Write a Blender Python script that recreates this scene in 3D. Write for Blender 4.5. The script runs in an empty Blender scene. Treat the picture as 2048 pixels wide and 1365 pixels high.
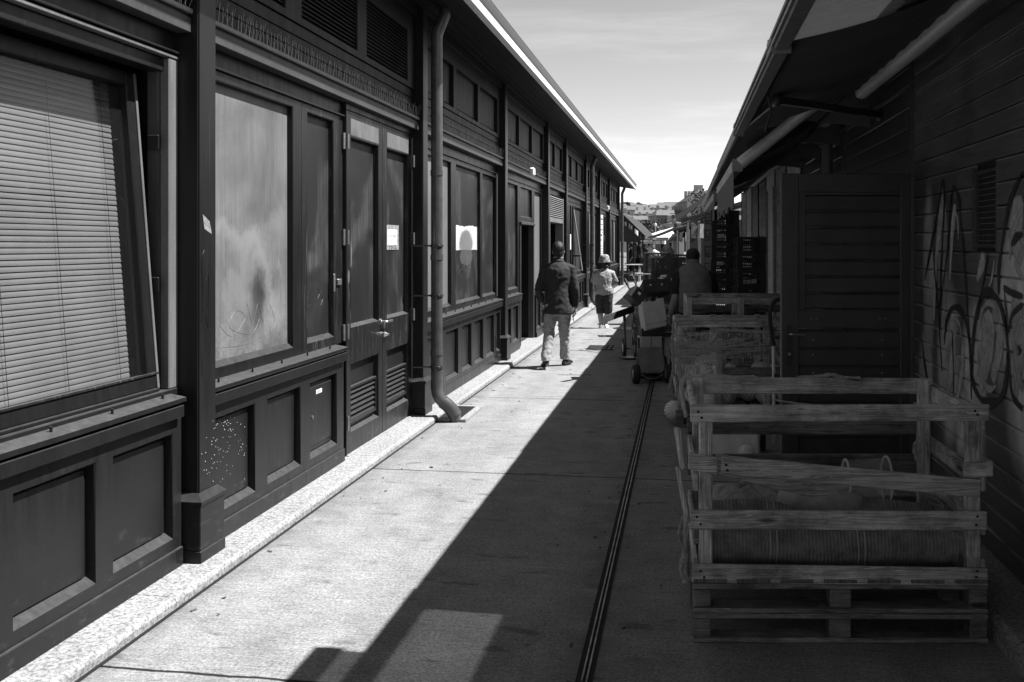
import bpy, bmesh, math, random
from mathutils import Vector, Matrix, noise as mnoise
R = math.radians
PI = math.pi
random.seed(11)
scene = bpy.context.scene
col = scene.collection
V = Vector

# ------------------------------------------------------------------ mesh builder
class MB:
    def __init__(s):
        s.v = []; s.f = []; s.uv = []; s.M = None
    def add(s, verts, faces, uvs=None):
        b = len(s.v)
        for p in verts:
            p = V(p)
            s.v.append(s.M @ p if s.M else p)
        for i, fc in enumerate(faces):
            s.f.append([b + k for k in fc])
            s.uv.append(uvs[i] if uvs else None)
    def board(s, a, b, w, t, ch=0.003, jit=0.0, taper=None):
        """box whose long axis runs from a to b; w and t are full width / thickness vectors"""
        a, b, w, t = V(a), V(b), V(w), V(t)
        L = (b - a).length
        if L < 1e-6: return
        d = (b - a) / L
        wl, tl = w.length, t.length
        c = min(ch, wl * .3, tl * .3, L * .3)
        wn, tn = w / wl, t / tl
        vs = []
        for e, sgn in ((a, 1), (b, -1)):
            for (i, k) in ((0, 0), (1, 0), (1, 1), (0, 1)):
                base = e + w * (i - .5) + t * (k - .5)
                iw = wn * (c if i == 0 else -c); it = tn * (c if k == 0 else -c); idd = d * c * sgn
                j = V((random.uniform(-jit, jit), random.uniform(-jit, jit), random.uniform(-jit, jit))) if jit else V()
                vs += [base + it + idd + j, base + iw + idd + j, base + iw + it + j]   # X-face(w side), T-face, end-face
        # indices: e*12 + corner*3 + kind(0: on w-side face, 1: on t-side face, 2: on end face)
        I = lambda e, k, n: e * 12 + k * 3 + n
        F = []
        F.append([I(0,0,1), I(0,1,1), I(1,1,1), I(1,0,1)])     # t- face
        F.append([I(0,2,1), I(0,3,1), I(1,3,1), I(1,2,1)])     # t+ face
        F.append([I(0,1,0), I(0,2,0), I(1,2,0), I(1,1,0)])     # w+ face
        F.append([I(0,3,0), I(0,0,0), I(1,0,0), I(1,3,0)])     # w- face
        F.append([I(0,3,2), I(0,2,2), I(0,1,2), I(0,0,2)])     # end a
        F.append([I(1,0,2), I(1,1,2), I(1,2,2), I(1,3,2)])     # end b
        for k in range(4):                                     # long chamfers
            F.append([I(0,k,0), I(0,k,1), I(1,k,1), I(1,k,0)] if k in (0, 2) else [I(0,k,1), I(0,k,0), I(1,k,0), I(1,k,1)])
        for e in (0, 1):
            F.append([I(e,0,1), I(e,0,2), I(e,1,2), I(e,1,1)]); F.append([I(e,2,1), I(e,2,2), I(e,3,2), I(e,3,1)])
            F.append([I(e,1,0), I(e,1,2), I(e,2,2), I(e,2,0)]); F.append([I(e,3,0), I(e,3,2), I(e,0,2), I(e,0,0)])
            for k in range(4): F.append([I(e,k,0), I(e,k,1), I(e,k,2)])
        ou, ov = random.uniform(0, 50), random.uniform(0, 50)
        U = []
        for fc in F:
            nrm = (vs[fc[1]] - vs[fc[0]]).cross(vs[fc[2]] - vs[fc[0]])
            use_w = abs(nrm.dot(tn)) > abs(nrm.dot(wn))
            U.append([(ou + (vs[i] - a).dot(d), ov + ((vs[i] - a).dot(wn) if use_w else .5 * wl + (vs[i] - a).dot(tn))) for i in fc])
        s.add(vs, F, U)
    def box(s, x0, x1, y0, y1, z0, z1, ch=0.002, jit=0, axis=None):
        x0, x1 = min(x0, x1), max(x0, x1); y0, y1 = min(y0, y1), max(y0, y1); z0, z1 = min(z0, z1), max(z0, z1)
        cx, cy, cz = (x0+x1)/2, (y0+y1)/2, (z0+z1)/2
        L = [x1-x0, y1-y0, z1-z0]
        ax = axis if axis is not None else L.index(max(L))
        if ax == 0: s.board((x0,cy,cz), (x1,cy,cz), (0,L[1],0), (0,0,L[2]), ch, jit)
        elif ax == 1: s.board((cx,y0,cz), (cx,y1,cz), (0,0,L[2]), (L[0],0,0), ch, jit)
        else: s.board((cx,cy,z0), (cx,cy,z1), (L[0],0,0), (0,L[1],0), ch, jit)
    def tube(s, pts, r, n=10, cap=True, flat=1.0, up=None):
        pts = [V(p) for p in pts]
        rs = r if isinstance(r, (list, tuple)) else [r] * len(pts)
        rings = []
        prev = None
        L = 0
        us = []
        for i, p in enumerate(pts):
            t = (pts[min(i+1, len(pts)-1)] - pts[max(i-1, 0)]).normalized()
            if prev is None:
                ref = V(up) if up else (V((0,0,1)) if abs(t.z) < .9 else V((1,0,0)))
                n1 = (ref - t * ref.dot(t)).normalized()
            else:
                n1 = (prev - t * prev.dot(t))
                n1 = n1.normalized() if n1.length > 1e-6 else prev
            prev = n1
            n2 = t.cross(n1)
            rr = rs[i]
            ra, rb = rr if isinstance(rr, (list, tuple)) else (rr, rr * flat)
            rings.append([p + n1 * (math.cos(2*PI*k/n) * ra) + n2 * (math.sin(2*PI*k/n) * rb) for k in range(n)])
            if i: L += (p - pts[i-1]).length
            us.append(L)
        vs = [q for rg in rings for q in rg]
        F = []; U = []
        for i in range(len(rings)-1):
            for k in range(n):
                F.append([i*n+k, i*n+(k+1) % n, (i+1)*n+(k+1) % n, (i+1)*n+k])
                U.append([(us[i], k*.05), (us[i], (k+1)*.05), (us[i+1], (k+1)*.05), (us[i+1], k*.05)])
        if cap:
            F.append(list(range(n))[::-1]); U.append([(0, 0)] * n)
            F.append([(len(rings)-1)*n+k for k in range(n)]); U.append([(0, 0)] * n)
        s.add(vs, F, U)
    def ball(s, c, r, n=16, m=10, fn=None):
        c = V(c); rx, ry, rz = r if isinstance(r, (list, tuple)) else (r, r, r)
        vs = []; F = []
        for i in range(m+1):
            a = PI * i / m
            for k in range(n):
                b = 2*PI*k/n
                q = fn(a, b) if fn else 1
                vs.append(c + V((rx*math.sin(a)*math.cos(b)*q, ry*math.sin(a)*math.sin(b)*q, rz*math.cos(a)*q)))
        for i in range(m):
            for k in range(n):
                F.append([i*n+k, (i+1)*n+k, (i+1)*n+(k+1) % n, i*n+(k+1) % n])
        s.add(vs, F)
    def grid(s, fn, nu, nv, thick=None, flip=False):
        vs = [V(fn(i/nu, j/nv)) for i in range(nu+1) for j in range(nv+1)]
        F = []; U = []
        for i in range(nu):
            for j in range(nv):
                q = [i*(nv+1)+j, (i+1)*(nv+1)+j, (i+1)*(nv+1)+j+1, i*(nv+1)+j+1]
                u = [(i/nu, j/nv), ((i+1)/nu, j/nv), ((i+1)/nu, (j+1)/nv), (i/nu, (j+1)/nv)]
                if flip: q.reverse(); u.reverse()
                F.append(q); U.append(u)
        if thick:
            # shell: offset along averaged normals
            N = [V() for _ in vs]
            for q in F:
                nn = (vs[q[1]]-vs[q[0]]).cross(vs[q[3]]-vs[q[0]])
                for k in q: N[k] += nn
            m = len(vs)
            vs2 = [p - (n_.normalized() if n_.length else V((0,0,1))) * thick for p, n_ in zip(vs, N)]
            F2 = [[m + k for k in reversed(q)] for q in F]; U2 = [list(reversed(u)) for u in U]
            E = []
            for i in range(nu): E += [(i*(nv+1), (i+1)*(nv+1)), ((i+1)*(nv+1)+nv, i*(nv+1)+nv)]
            for j in range(nv): E += [(j+1, j), (nu*(nv+1)+j, nu*(nv+1)+j+1)]
            F3 = [[a, m+a, m+b, b] if not flip else [b, m+b, m+a, a] for a, b in E]
            s.add(vs + vs2, F + F2 + F3, U + U2 + [[(0, 0)]*4 for _ in F3])
        else: s.add(vs, F, U)
    def lathe(s, prof, c=(0,0,0), n=20, axis='z'):
        vs = []; F = []
        for (r, z) in prof:
            for k in range(n):
                a = 2*PI*k/n
                p = (r*math.cos(a), r*math.sin(a), z)
                if axis == 'y': p = (p[0], p[2], -p[1])
                elif axis == 'x': p = (p[2], p[0], p[1])
                vs.append(V(c) + V(p))
        for i in range(len(prof)-1):
            for k in range(n): F.append([i*n+k, i*n+(k+1) % n, (i+1)*n+(k+1) % n, (i+1)*n+k])
        F.append(list(range(n))[::-1]); F.append([(len(prof)-1)*n+k for k in range(n)])
        s.add(vs, F)
    def prism(s, poly, a, b):
        """polygon given as list of 3D points, extruded by vector from a to b offset"""
        off = V(b) - V(a); n = len(poly)
        vs = [V(p) for p in poly] + [V(p) + off for p in poly]
        F = [list(range(n))[::-1], [n + k for k in range(n)]] + [[k, (k+1) % n, n + (k+1) % n, n + k] for k in range(n)]
        s.add(vs, F)
    def mesh(s, name):
        me = bpy.data.meshes.new(name)
        me.from_pydata([tuple(p) for p in s.v], [], s.f)
        if any(u is not None for u in s.uv):
            ul = me.uv_layers.new(name='UVMap').data
            i = 0
            for fc, u in zip(s.f, s.uv):
                for k in range(len(fc)):
                    if u: ul[i].uv = u[k]
                    i += 1
        return me
    def build(s, name, mat, parent=None, smooth=False, local=False, fix=True):
        root = parent
        while root is not None and root.parent is not None: root = root.parent
        if root is not None and not local:
            Mi = (Matrix.Translation(root.location) @ root.rotation_euler.to_matrix().to_4x4()).inverted()
            s.v = [Mi @ p for p in s.v]
        me = s.mesh(name)
        if fix:
            bm = bmesh.new(); bm.from_mesh(me); bmesh.ops.recalc_face_normals(bm, faces=bm.faces); bm.to_mesh(me); bm.free()
        me.materials.append(mat)
        if smooth:
            me.polygons.foreach_set('use_smooth', [True] * len(me.polygons))
            try: me.set_sharp_from_angle(angle=R(50))
            except Exception: pass
        o = bpy.data.objects.new(name, me); col.objects.link(o)
        if parent is not None: o.parent = parent
        return o

def fuse(mb, voxel, smooth_it=2, name='tmp'):
    """voxel-union a soup of closed shapes into one continuous surface; returns an MB"""
    me = mb.mesh(name)
    bm = bmesh.new(); bm.from_mesh(me); bmesh.ops.recalc_face_normals(bm, faces=bm.faces); bm.to_mesh(me); bm.free()
    o = bpy.data.objects.new(name, me); col.objects.link(o)
    m = o.modifiers.new('r', 'REMESH'); m.mode = 'VOXEL'; m.voxel_size = voxel
    if smooth_it:
        k = o.modifiers.new('s', 'SMOOTH'); k.factor = .5; k.iterations = smooth_it
    bpy.context.view_layer.update()
    dg = bpy.context.evaluated_depsgraph_get()
    ev = o.evaluated_get(dg); m2 = ev.to_mesh()
    r = MB()
    r.v = [v.co.copy() for v in m2.vertices]; r.f = [list(p.vertices) for p in m2.polygons]; r.uv = [None] * len(r.f)
    ev.to_mesh_clear(); bpy.data.objects.remove(o); bpy.data.meshes.remove(me)
    return r

def tag(o, label=None, cat=None, group=None, kind=None):
    if label: o['label'] = label
    if cat: o['category'] = cat
    if group: o['group'] = group
    if kind: o['kind'] = kind
    return o
def thing(name, label, cat, loc=(0,0,0), rz=0, group=None):
    o = bpy.data.objects.new(name, None); col.objects.link(o)
    o.empty_display_size = .1
    o.location = loc; o.rotation_euler = (0, 0, rz)
    return tag(o, label, cat, group)
KIDS = {}
def copy_tree(o, parent=None):
    c = o.copy(); col.objects.link(c)
    if parent is not None: c.parent = parent
    for ch in [x for x in o.children]: copy_tree(ch, c)
    return c
def dup(o, loc, rz=None, label=None, group=None, scale=None):
    c = copy_tree(o); c.location = loc
    if rz is not None: c.rotation_euler = (0, 0, rz)
    if label: c['label'] = label
    if group: c['group'] = group
    if scale: c.scale = scale
    return c
def text_mb(txt, size, M, depth=.002, bold=False):
    cu = bpy.data.curves.new('t', 'FONT'); cu.body = txt; cu.size = size; cu.extrude = depth/2; cu.align_x = 'CENTER'; cu.align_y = 'CENTER'
    if bold: cu.offset = size*.02
    o = bpy.data.objects.new('t', cu); col.objects.link(o)
    bpy.context.view_layer.update()
    ev = o.evaluated_get(bpy.context.evaluated_depsgraph_get()); me = ev.to_mesh()
    r = MB(); r.v = [M @ v.co for v in me.vertices]; r.f = [list(p.vertices) for p in me.polygons]; r.uv = [None]*len(r.f)
    ev.to_mesh_clear(); bpy.data.objects.remove(o)
    return r
def spline(pts, n=8):
    pts = [V(p) for p in pts]; out = []
    for i in range(len(pts)-1):
        p0 = pts[max(i-1, 0)]; p1 = pts[i]; p2 = pts[i+1]; p3 = pts[min(i+2, len(pts)-1)]
        for k in range(n):
            t = k/n
            out.append(.5*((2*p1) + (p2-p0)*t + (2*p0-5*p1+4*p2-p3)*t*t + (3*p1-p0-3*p2+p3)*t**3))
    out.append(pts[-1]); return out

# ------------------------------------------------------------------ materials
class NT:
    def __init__(s, name):
        s.m = bpy.data.materials.new(name); s.m.use_nodes = True
        s.t = s.m.node_tree; s.n = s.t.nodes; s.b = s.n['Principled BSDF']; s.out = s.n['Material Output']
    def link(s, a, b): s.t.links.new(a, b)
    def node(s, ty, **kw):
        x = s.n.new(ty)
        for k, v in kw.items(): setattr(x, k, v)
        return x
    def coord(s, kind='Object', scale=(1,1,1), loc=(0,0,0), rot=(0,0,0)):
        if kind == 'Position': src = s.node('ShaderNodeNewGeometry').outputs['Position']
        else: src = s.node('ShaderNodeTexCoord').outputs[kind]
        mp = s.node('ShaderNodeMapping'); mp.inputs['Scale'].default_value = scale; mp.inputs['Location'].default_value = loc; mp.inputs['Rotation'].default_value = rot
        s.link(src, mp.inputs['Vector']); return mp.outputs['Vector']
    def noise(s, vec, scale, detail=4, rough=.6, dist=0):
        x = s.node('ShaderNodeTexNoise'); x.inputs['Scale'].default_value = scale; x.inputs['Detail'].default_value = detail
        x.inputs['Roughness'].default_value = rough; x.inputs['Distortion'].default_value = dist
        s.link(vec, x.inputs['Vector']); return x.outputs['Fac']
    def voro(s, vec, scale, feat='F1'):
        x = s.node('ShaderNodeTexVoronoi'); x.feature = feat; x.inputs['Scale'].default_value = scale
        s.link(vec, x.inputs['Vector']); return x.outputs['Distance']
    def rng(s, val, a, b, c, d, smooth=False):
        x = s.node('ShaderNodeMapRange'); x.interpolation_type = 'SMOOTHSTEP' if smooth else 'LINEAR'
        for k, v in zip(('From Min','From Max','To Min','To Max'), (a, b, c, d)): x.inputs[k].default_value = v
        s.link(val, x.inputs['Value']); return x.outputs['Result']
    def math(s, op, a, b=None, clamp=False):
        x = s.node('ShaderNodeMath'); x.operation = op; x.use_clamp = clamp
        for i, q in enumerate((a, b)):
            if q is None: continue
            if isinstance(q, (int, float)): x.inputs[i].default_value = q
            else: s.link(q, x.inputs[i])
        return x.outputs[0]
    def mix(s, f, a, b):
        # scalar mix
        x = s.node('ShaderNodeMix'); x.data_type = 'FLOAT'; x.clamp_factor = True
        for i, q in zip((0, 2, 3), (f, a, b)):
            if isinstance(q, (int, float)): x.inputs[i].default_value = q
            else: s.link(q, x.inputs[i])
        return x.outputs[0]
    def sep(s, vec):
        x = s.node('ShaderNodeSeparateXYZ'); s.link(vec, x.inputs[0]); return x.outputs
    def base(s, val):
        if isinstance(val, (int, float)): s.b.inputs['Base Color'].default_value = (val, val, val, 1)
        else:
            c = s.node('ShaderNodeCombineColor')
            for k in range(3): s.link(val, c.inputs[k])
            s.link(c.outputs[0], s.b.inputs['Base Color'])
    def set(s, rough=.5, metal=0, spec=None):
        if isinstance(rough, (int, float)): s.b.inputs['Roughness'].default_value = rough
        else: s.link(rough, s.b.inputs['Roughness'])
        s.b.inputs['Metallic'].default_value = metal
        if spec is not None: s.b.inputs['Specular IOR Level'].default_value = spec
    def bump(s, h, strength=.3, dist=.01):
        x = s.node('ShaderNodeBump'); x.inputs['Strength'].default_value = strength; x.inputs['Distance'].default_value = dist
        s.link(h, x.inputs['Height']); s.link(x.outputs[0], s.b.inputs['Normal'])

def simple(name, lo, hi, scale=8, rough=.5, metal=0, bump=0, bscale=None, coord='Object', st=(1,1,1), spec=None, detail=5):
    t = NT(name); vec = t.coord(coord, st)
    n = t.noise(vec, scale, detail)
    t.base(t.rng(n, .3, .7, lo, hi)); t.set(rough, metal, spec)
    if bump: t.bump(t.noise(vec, bscale or scale*4, 4), bump, .01)
    return t.m

def paint_mat(name, b, rough=.42, wear=.0, streak=.15):
    """dark gloss joinery paint: faint cloudy dirt, vertical run marks, dust lying on upward faces, tiny chips"""
    t = NT(name); P = t.coord('Position'); Ps = t.coord('Position', (14, 14, 1.2))
    n1 = t.noise(P, 1.7, 5); n2 = t.noise(Ps, 1.5, 4, .65); n3 = t.noise(P, 90, 2)
    v = t.math('MULTIPLY', t.rng(n1, .3, .7, b*.85, b*1.15), t.rng(n2, .3, .75, 1-streak, 1+streak*1.6))
    v = t.math('MULTIPLY', v, t.rng(n3, .2, .8, .86, 1.14))
    nz = t.sep(t.node('ShaderNodeNewGeometry').outputs['Normal'])[2]
    dust = t.rng(nz, .55, .95, 0, 1, True)
    v = t.mix(dust, v, t.rng(t.noise(P, 22, 4), .3, .7, b*2.0+.022, b*2.4+.055))
    xz = t.sep(P)
    scuff = t.math('MULTIPLY', t.rng(xz[2], .08, .5, 1, 0), t.rng(t.noise(t.coord('Position', (5, 2.4, 7)), 2.6, 6, .75), .54, .74, 0, .6, True)); v = t.mix(scuff, v, .085)
    drip = t.math('MULTIPLY', t.rng(t.noise(t.coord('Position', (22, 22, .5)), 2.0, 3, .6), .63, .72, 0, .5, True), t.rng(t.noise(P, .9, 2), .45, .6, 0, 1)); v = t.mix(drip, v, b*2.6+.012)
    if wear:
        w = t.math('MULTIPLY', t.rng(t.noise(Ps, 2.6, 5, .7), .52, .74, 0, wear, True), t.rng(t.noise(P, 1.1, 3), .40, .6, 0, 1))
        v = t.mix(w, v, .17)
    chips = t.rng(t.voro(P, 14), .0, .035, 1, 0)
    chips = t.math('MULTIPLY', chips, t.rng(t.noise(P, 3.1, 2), .58, .66, 0, .7))
    v = t.mix(chips, v, .28)
    t.base(v); t.set(t.rng(n2, .3, .7, rough-.06, rough+.1), 0, .24); t.bump(t.noise(P, 160, 3), .06, .004)
    return t.m

def panel_mat(name, b, spread=.3, smear=0.0, seed=0, marks=False):
    """weathered infill panel: vertical streaks, cloudy wipe marks, finger scribbles"""
    t = NT(name); P = t.coord('Position', loc=(seed, seed*2.3, seed)); Ps = t.coord('Position', (30, 30, .8), (seed, seed, seed))
    n = t.noise(Ps, 2.2, 6, .7); n1 = t.noise(P, 1.6, 4, .55, .6); n4 = t.noise(P, 170, 2)
    v = t.math('MULTIPLY', t.rng(n, .25, .75, b*(1-spread*.5), b*(1+spread*.5)), t.rng(n1, .3, .7, 1-spread*.6, 1+spread*.6))
    v = t.math('MULTIPLY', v, t.rng(n4, .2, .8, .88, 1.12))
    if smear:
        bl = t.rng(t.noise(P, 1.6, 3, .5, .9), .46, .66, 0, smear, True)
        st = t.rng(t.noise(Ps, 1.2, 5, .75), .45, .7, .2, 1)
        v = t.mix(t.math('MULTIPLY', bl, st), v, b*4.2+.05)
    if marks:      # grimy hand-wiped patches with their own outlines
        W = t.coord('Position'); q = t.sep(W); wob = t.math('MULTIPLY', t.math('SUBTRACT', t.noise(W, 2.4, 5, .65), .5), 1.5)
        def rad(y, z, a, c):
            dy = t.math('MULTIPLY', t.math('ADD', q[1], -y), 1/a); dz = t.math('MULTIPLY', t.math('ADD', q[2], -z), 1/c)
            return t.math('ADD', t.math('SQRT', t.math('ADD', t.math('MULTIPLY', dy, dy), t.math('MULTIPLY', dz, dz))), wob)
        for (y, z, a, c, k) in ((5.80, 1.40, .24, .12, .8), (5.74, 1.25, .11, .22, .8), (5.9, 1.42, .16, .12, .5)):
            v = t.math('MULTIPLY', v, t.mix(t.rng(rad(y, z, a, c), .2, 1.3, k, 0, True), 1, .38))
        for (y, z, a, c, k) in ((5.25, 1.30, .72, .46, .55), (5.95, 1.15, .55, .62, .3)):
            rr = rad(y, z, a, c); v = t.mix(t.math('MULTIPLY', t.rng(rr, .55, .98, 0, k, True), t.rng(rr, .98, 1.2, 1, 0, True)), v, b*1.75)
        lowgr = t.math('MULTIPLY', t.rng(q[2], 1.0, 1.35, 1, 0), t.rng(t.noise(t.coord('Position', (6, 6, 9)), 2, 5, .7, 1.2), .44, .62, 0, .6, True)); v = t.mix(lowgr, v, b*.55)
    t.base(v); t.set(.5); t.bump(t.noise(P, 120, 3), .05, .004)
    return t.m

def wood_mat(name, lo, hi, rough=.75, dirt=.5):
    t = NT(name); uv = t.coord('UV', (1.1, 26, 1)); uvf = t.coord('UV', (2.5, 130, 1)); P = t.coord('UV', (1, 1, 1))
    wv = t.noise(uv, 1.6, 5, .62, 1.1); f = t.noise(uvf, 1.5, 3)
    rings = t.math('FRACT', t.math('MULTIPLY', wv, 5.2))
    rings = t.rng(rings, 0, 1, .42, 1.18)
    v = t.math('MULTIPLY', t.rng(f, .25, .75, lo, hi), rings)
    kn = t.voro(t.coord('UV', (2.6, 9.5, 1)), 1.0)
    v = t.math('MULTIPLY', v, t.rng(kn, .05, .17, .16, 1, True))
    v = t.math('MULTIPLY', v, t.rng(t.noise(P, 3.2, 6, .7), .36, .62, 1-dirt, 1.15))
    t.base(v); t.set(rough, 0, .3); t.bump(t.math('ADD', f, rings), .35, .004)
    return t.m
# ------------------------------------------------------------------ the materials of the place (the photograph is black and white)
m_paint = paint_mat('dark_joinery_paint', .0125, .34)
m_paint_worn = paint_mat('dark_door_paint', .0135, .36, wear=.75, streak=.3)
m_paint_up = paint_mat('shaded_board_paint', .006, .5)  # upper boards and soffit, coloured darker for the shade under the eaves
m_plate = panel_mat('pale_zinc_panel', .145, .62, seed=3.0, marks=True)
m_plate2 = panel_mat('pale_zinc_panel_far', .15, .26, seed=9.0)
m_dpanel = panel_mat('dark_panel', .0145, .6, smear=.8, seed=5.0)
m_white = simple('white_fascia_paint', .62, .85, 6, .5, bump=.05)
m_black = simple('black_rubber', .012, .02, 20, .7)
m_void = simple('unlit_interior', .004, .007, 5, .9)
m_steel = simple('brushed_steel', .42, .62, 30, .35, 1.0)
m_galv = simple('galvanised_metal', .28, .42, 14, .42, .8, bump=.05)
m_dmetal = simple('dark_painted_metal', .03, .045, 14, .38, bump=.04)
m_pipe = simple('downpipe_paint', .05, .09, 9, .25, bump=.04)
m_alu = simple('pale_tube_metal', .5, .62, 20, .42, .3)
m_awn = simple('dark_awning_cloth', .025, .05, 5, .85, st=(1, 9, 1))
m_awnbar = simple('awning_bar_metal', .12, .2, 12, .42, .3)
m_crate = simple('black_plastic_crate', .03, .045, 12, .42)
m_crate2 = simple('grey_plastic_crate', .045, .07, 12, .45)
m_slat = simple('blind_slat', .165, .22, 3, .38)
m_paper = simple('white_paper', .70, .84, 10, .7)
m_ink = simple('printing_ink', .02, .03, 10, .7)
m_card = simple('brown_cardboard', .36, .46, 12, .85, bump=.06)
m_card_d = simple('dark_printed_card', .02, .035, 9, .7)
m_hair = simple('dark_hair', .006, .014, 60, .6, bump=.5, bscale=140, st=(1,1,.25))
m_skin = simple('skin', .22, .30, 14, .55, bump=.05)
m_jacket = simple('wool_jacket', .015, .026, 160, .85, bump=.2, bscale=220)
m_trouser = simple('pale_cotton_trousers', .22, .31, 12, .85, bump=.25, bscale=40)
m_shoe = simple('dark_leather', .015, .03, 30, .4)
m_capri = simple('dark_cotton', .018, .03, 30, .85, bump=.2)
m_vest = simple('padded_vest_cloth', .13, .19, 18, .8, bump=.2, bscale=60)
m_tshirt = simple('black_tshirt', .012, .018, 18, .85)
m_glassy = simple('spectacle_plastic', .01, .015, 30, .25)
m_strap = simple('pale_band', .5, .6, 20, .6)
m_roof = simple('roof_sheet', .10, .16, 6, .6, st=(1, 8, 1))
m_soil = simple('hillside_grass', .05, .09, .02, .9)
m_wood = wood_mat('rough_pallet_wood', .50, .78, dirt=.6)
m_wood_d = wood_mat('dark_old_and_shaded_wood', .16, .27)
m_wood_l = wood_mat('pale_plank_wood', .42, .64, dirt=.3)
m_boardwall = None

def m_floral():
    t = NT('printed_blouse'); P = t.coord('Object')
    n = t.noise(P, 62, 3, .6, .8); t.base(t.rng(n, .44, .56, .14, .44, True)); t.set(.85); t.bump(t.noise(P, 30, 3), .2, .01); return t.m
m_blouse = m_floral()
def m_hatcloth():
    t = NT('checked_sun_hat'); P = t.coord('Object')
    n = t.noise(P, 30, 3); t.base(t.rng(n, .4, .6, .16, .36)); t.set(.85); return t.m
m_hat = m_hatcloth()

def concrete():
    t = NT('broomed_concrete'); P = t.coord('Position'); xyz = t.sep(P)
    big = t.noise(P, .55, 4, .55); mid = t.noise(P, 4.5, 5, .65); br = t.noise(t.coord('Position', (2.2, 46, 1)), 1.6, 4, .7)
    g1 = t.noise(P, 72, 3, .8); g2 = t.noise(P, 260, 2, .6); g0 = t.noise(P, 24, 4, .7)
    v = t.rng(big, .3, .7, .235, .30)
    v = t.math('MULTIPLY', v, t.rng(mid, .28, .72, .78, 1.14)); v = t.math('MULTIPLY', v, t.rng(br, .25, .75, .74, 1.18))
    v = t.math('MULTIPLY', v, t.rng(g0, .28, .72, .84, 1.13)); v = t.math('MULTIPLY', v, t.rng(g1, .3, .7, .46, 1.42)); v = t.math('MULTIPLY', v, t.rng(g2, .25, .75, .8, 1.18))
    st = t.rng(t.noise(t.coord('Position', (1.0, 2.2, 1)), 3.3, 3, .5, .4), .62, .72, 1, .58, True)     # old spills
    v = t.math('MULTIPLY', v, st)
    track = t.rng(t.noise(t.coord('Position', (3.2, .35, 1)), 1.0, 3, .5), .35, .65, .9, 1.1); v = t.math('MULTIPLY', v, track)
    gum = t.rng(t.voro(P, 3.1), .035, .05, .5, 1, True); v = t.math('MULTIPLY', v, gum)
    grime = t.math('MULTIPLY', t.rng(xyz[0], -2.26, -2.10, 1, 0), t.rng(t.noise(P, 7, 4, .7), .35, .6, .2, .8)); v = t.mix(grime, v, .10)
    dg = t.math('MULTIPLY', t.rng(t.math('ABSOLUTE', t.math('ADD', xyz[0], .37)), .03, .20, 1, 0), t.rng(t.noise(P, 6, 4, .7), .35, .65, .0, .7)); v = t.mix(dg, v, .09)
    vo = t.voro(P, 9); pit = t.rng(vo, .02, .06, .35, 1); v = t.math('MULTIPLY', v, t.mix(t.rng(t.noise(P, 2.3, 2), .5, .6, 0, 1), 1, pit))
    fleck = t.rng(t.voro(P, 46), .03, .075, 1, 0); v = t.mix(t.math('MULTIPLY', fleck, t.rng(t.noise(P, 11, 2), .5, .62, 0, .8)), v, .85)  # pale flecks in the concrete itself
    # bay joints every 3.47 m across the alley
    yy = t.math('ADD', t.math('ADD', xyz[1], t.math('MULTIPLY', xyz[0], -.008)), t.math('MULTIPLY', t.math('SUBTRACT', t.noise(P, 6, 4), .5), .03))
    ph = t.math('FRACT', t.math('DIVIDE', t.math('ADD', yy, 3.47*10 - 3.575), 3.47))
    dist = t.math('MULTIPLY', t.math('MINIMUM', ph, t.math('SUBTRACT', 1, ph)), 3.47)
    v = t.math('MULTIPLY', v, t.rng(dist, .006, .013, .07, 1, True))
    t.base(v); t.set(.85, 0, .25); t.bump(t.math('ADD', g1, t.math('MULTIPLY', br, .7)), .45, .006)
    return t.m
m_conc = concrete()
def granite():
    t = NT('bush_hammered_granite'); P = t.coord('Position'); xyz = t.sep(P)
    f = t.voro(P, 85); n = t.noise(P, 60, 4, .75); b = t.noise(P, 1.6, 4)
    v = t.math('MULTIPLY', t.rng(n, .34, .60, .11, .40), t.rng(b, .3, .7, .88, 1.08))
    v = t.math('MULTIPLY', v, t.mix(t.rng(f, .14, .22, 1, 0), 1, .45))
    v = t.math('MULTIPLY', v, t.rng(t.noise(t.coord('Position', (2, 1, 1)), 5, 3, .5, .4), .70, .75, 1, .6, True))
    ph = t.math('FRACT', t.math('DIVIDE', t.math('ADD', xyz[1], 20.15), 1.52)); d = t.math('MULTIPLY', t.math('MINIMUM', ph, t.math('SUBTRACT', 1, ph)), 1.52)
    v = t.math('MULTIPLY', v, t.rng(d, .002, .005, .4, 1, True))
    t.base(v); t.set(.8, 0, .3); t.bump(n, .5, .008); return t.m
m_granite = granite()
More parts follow.
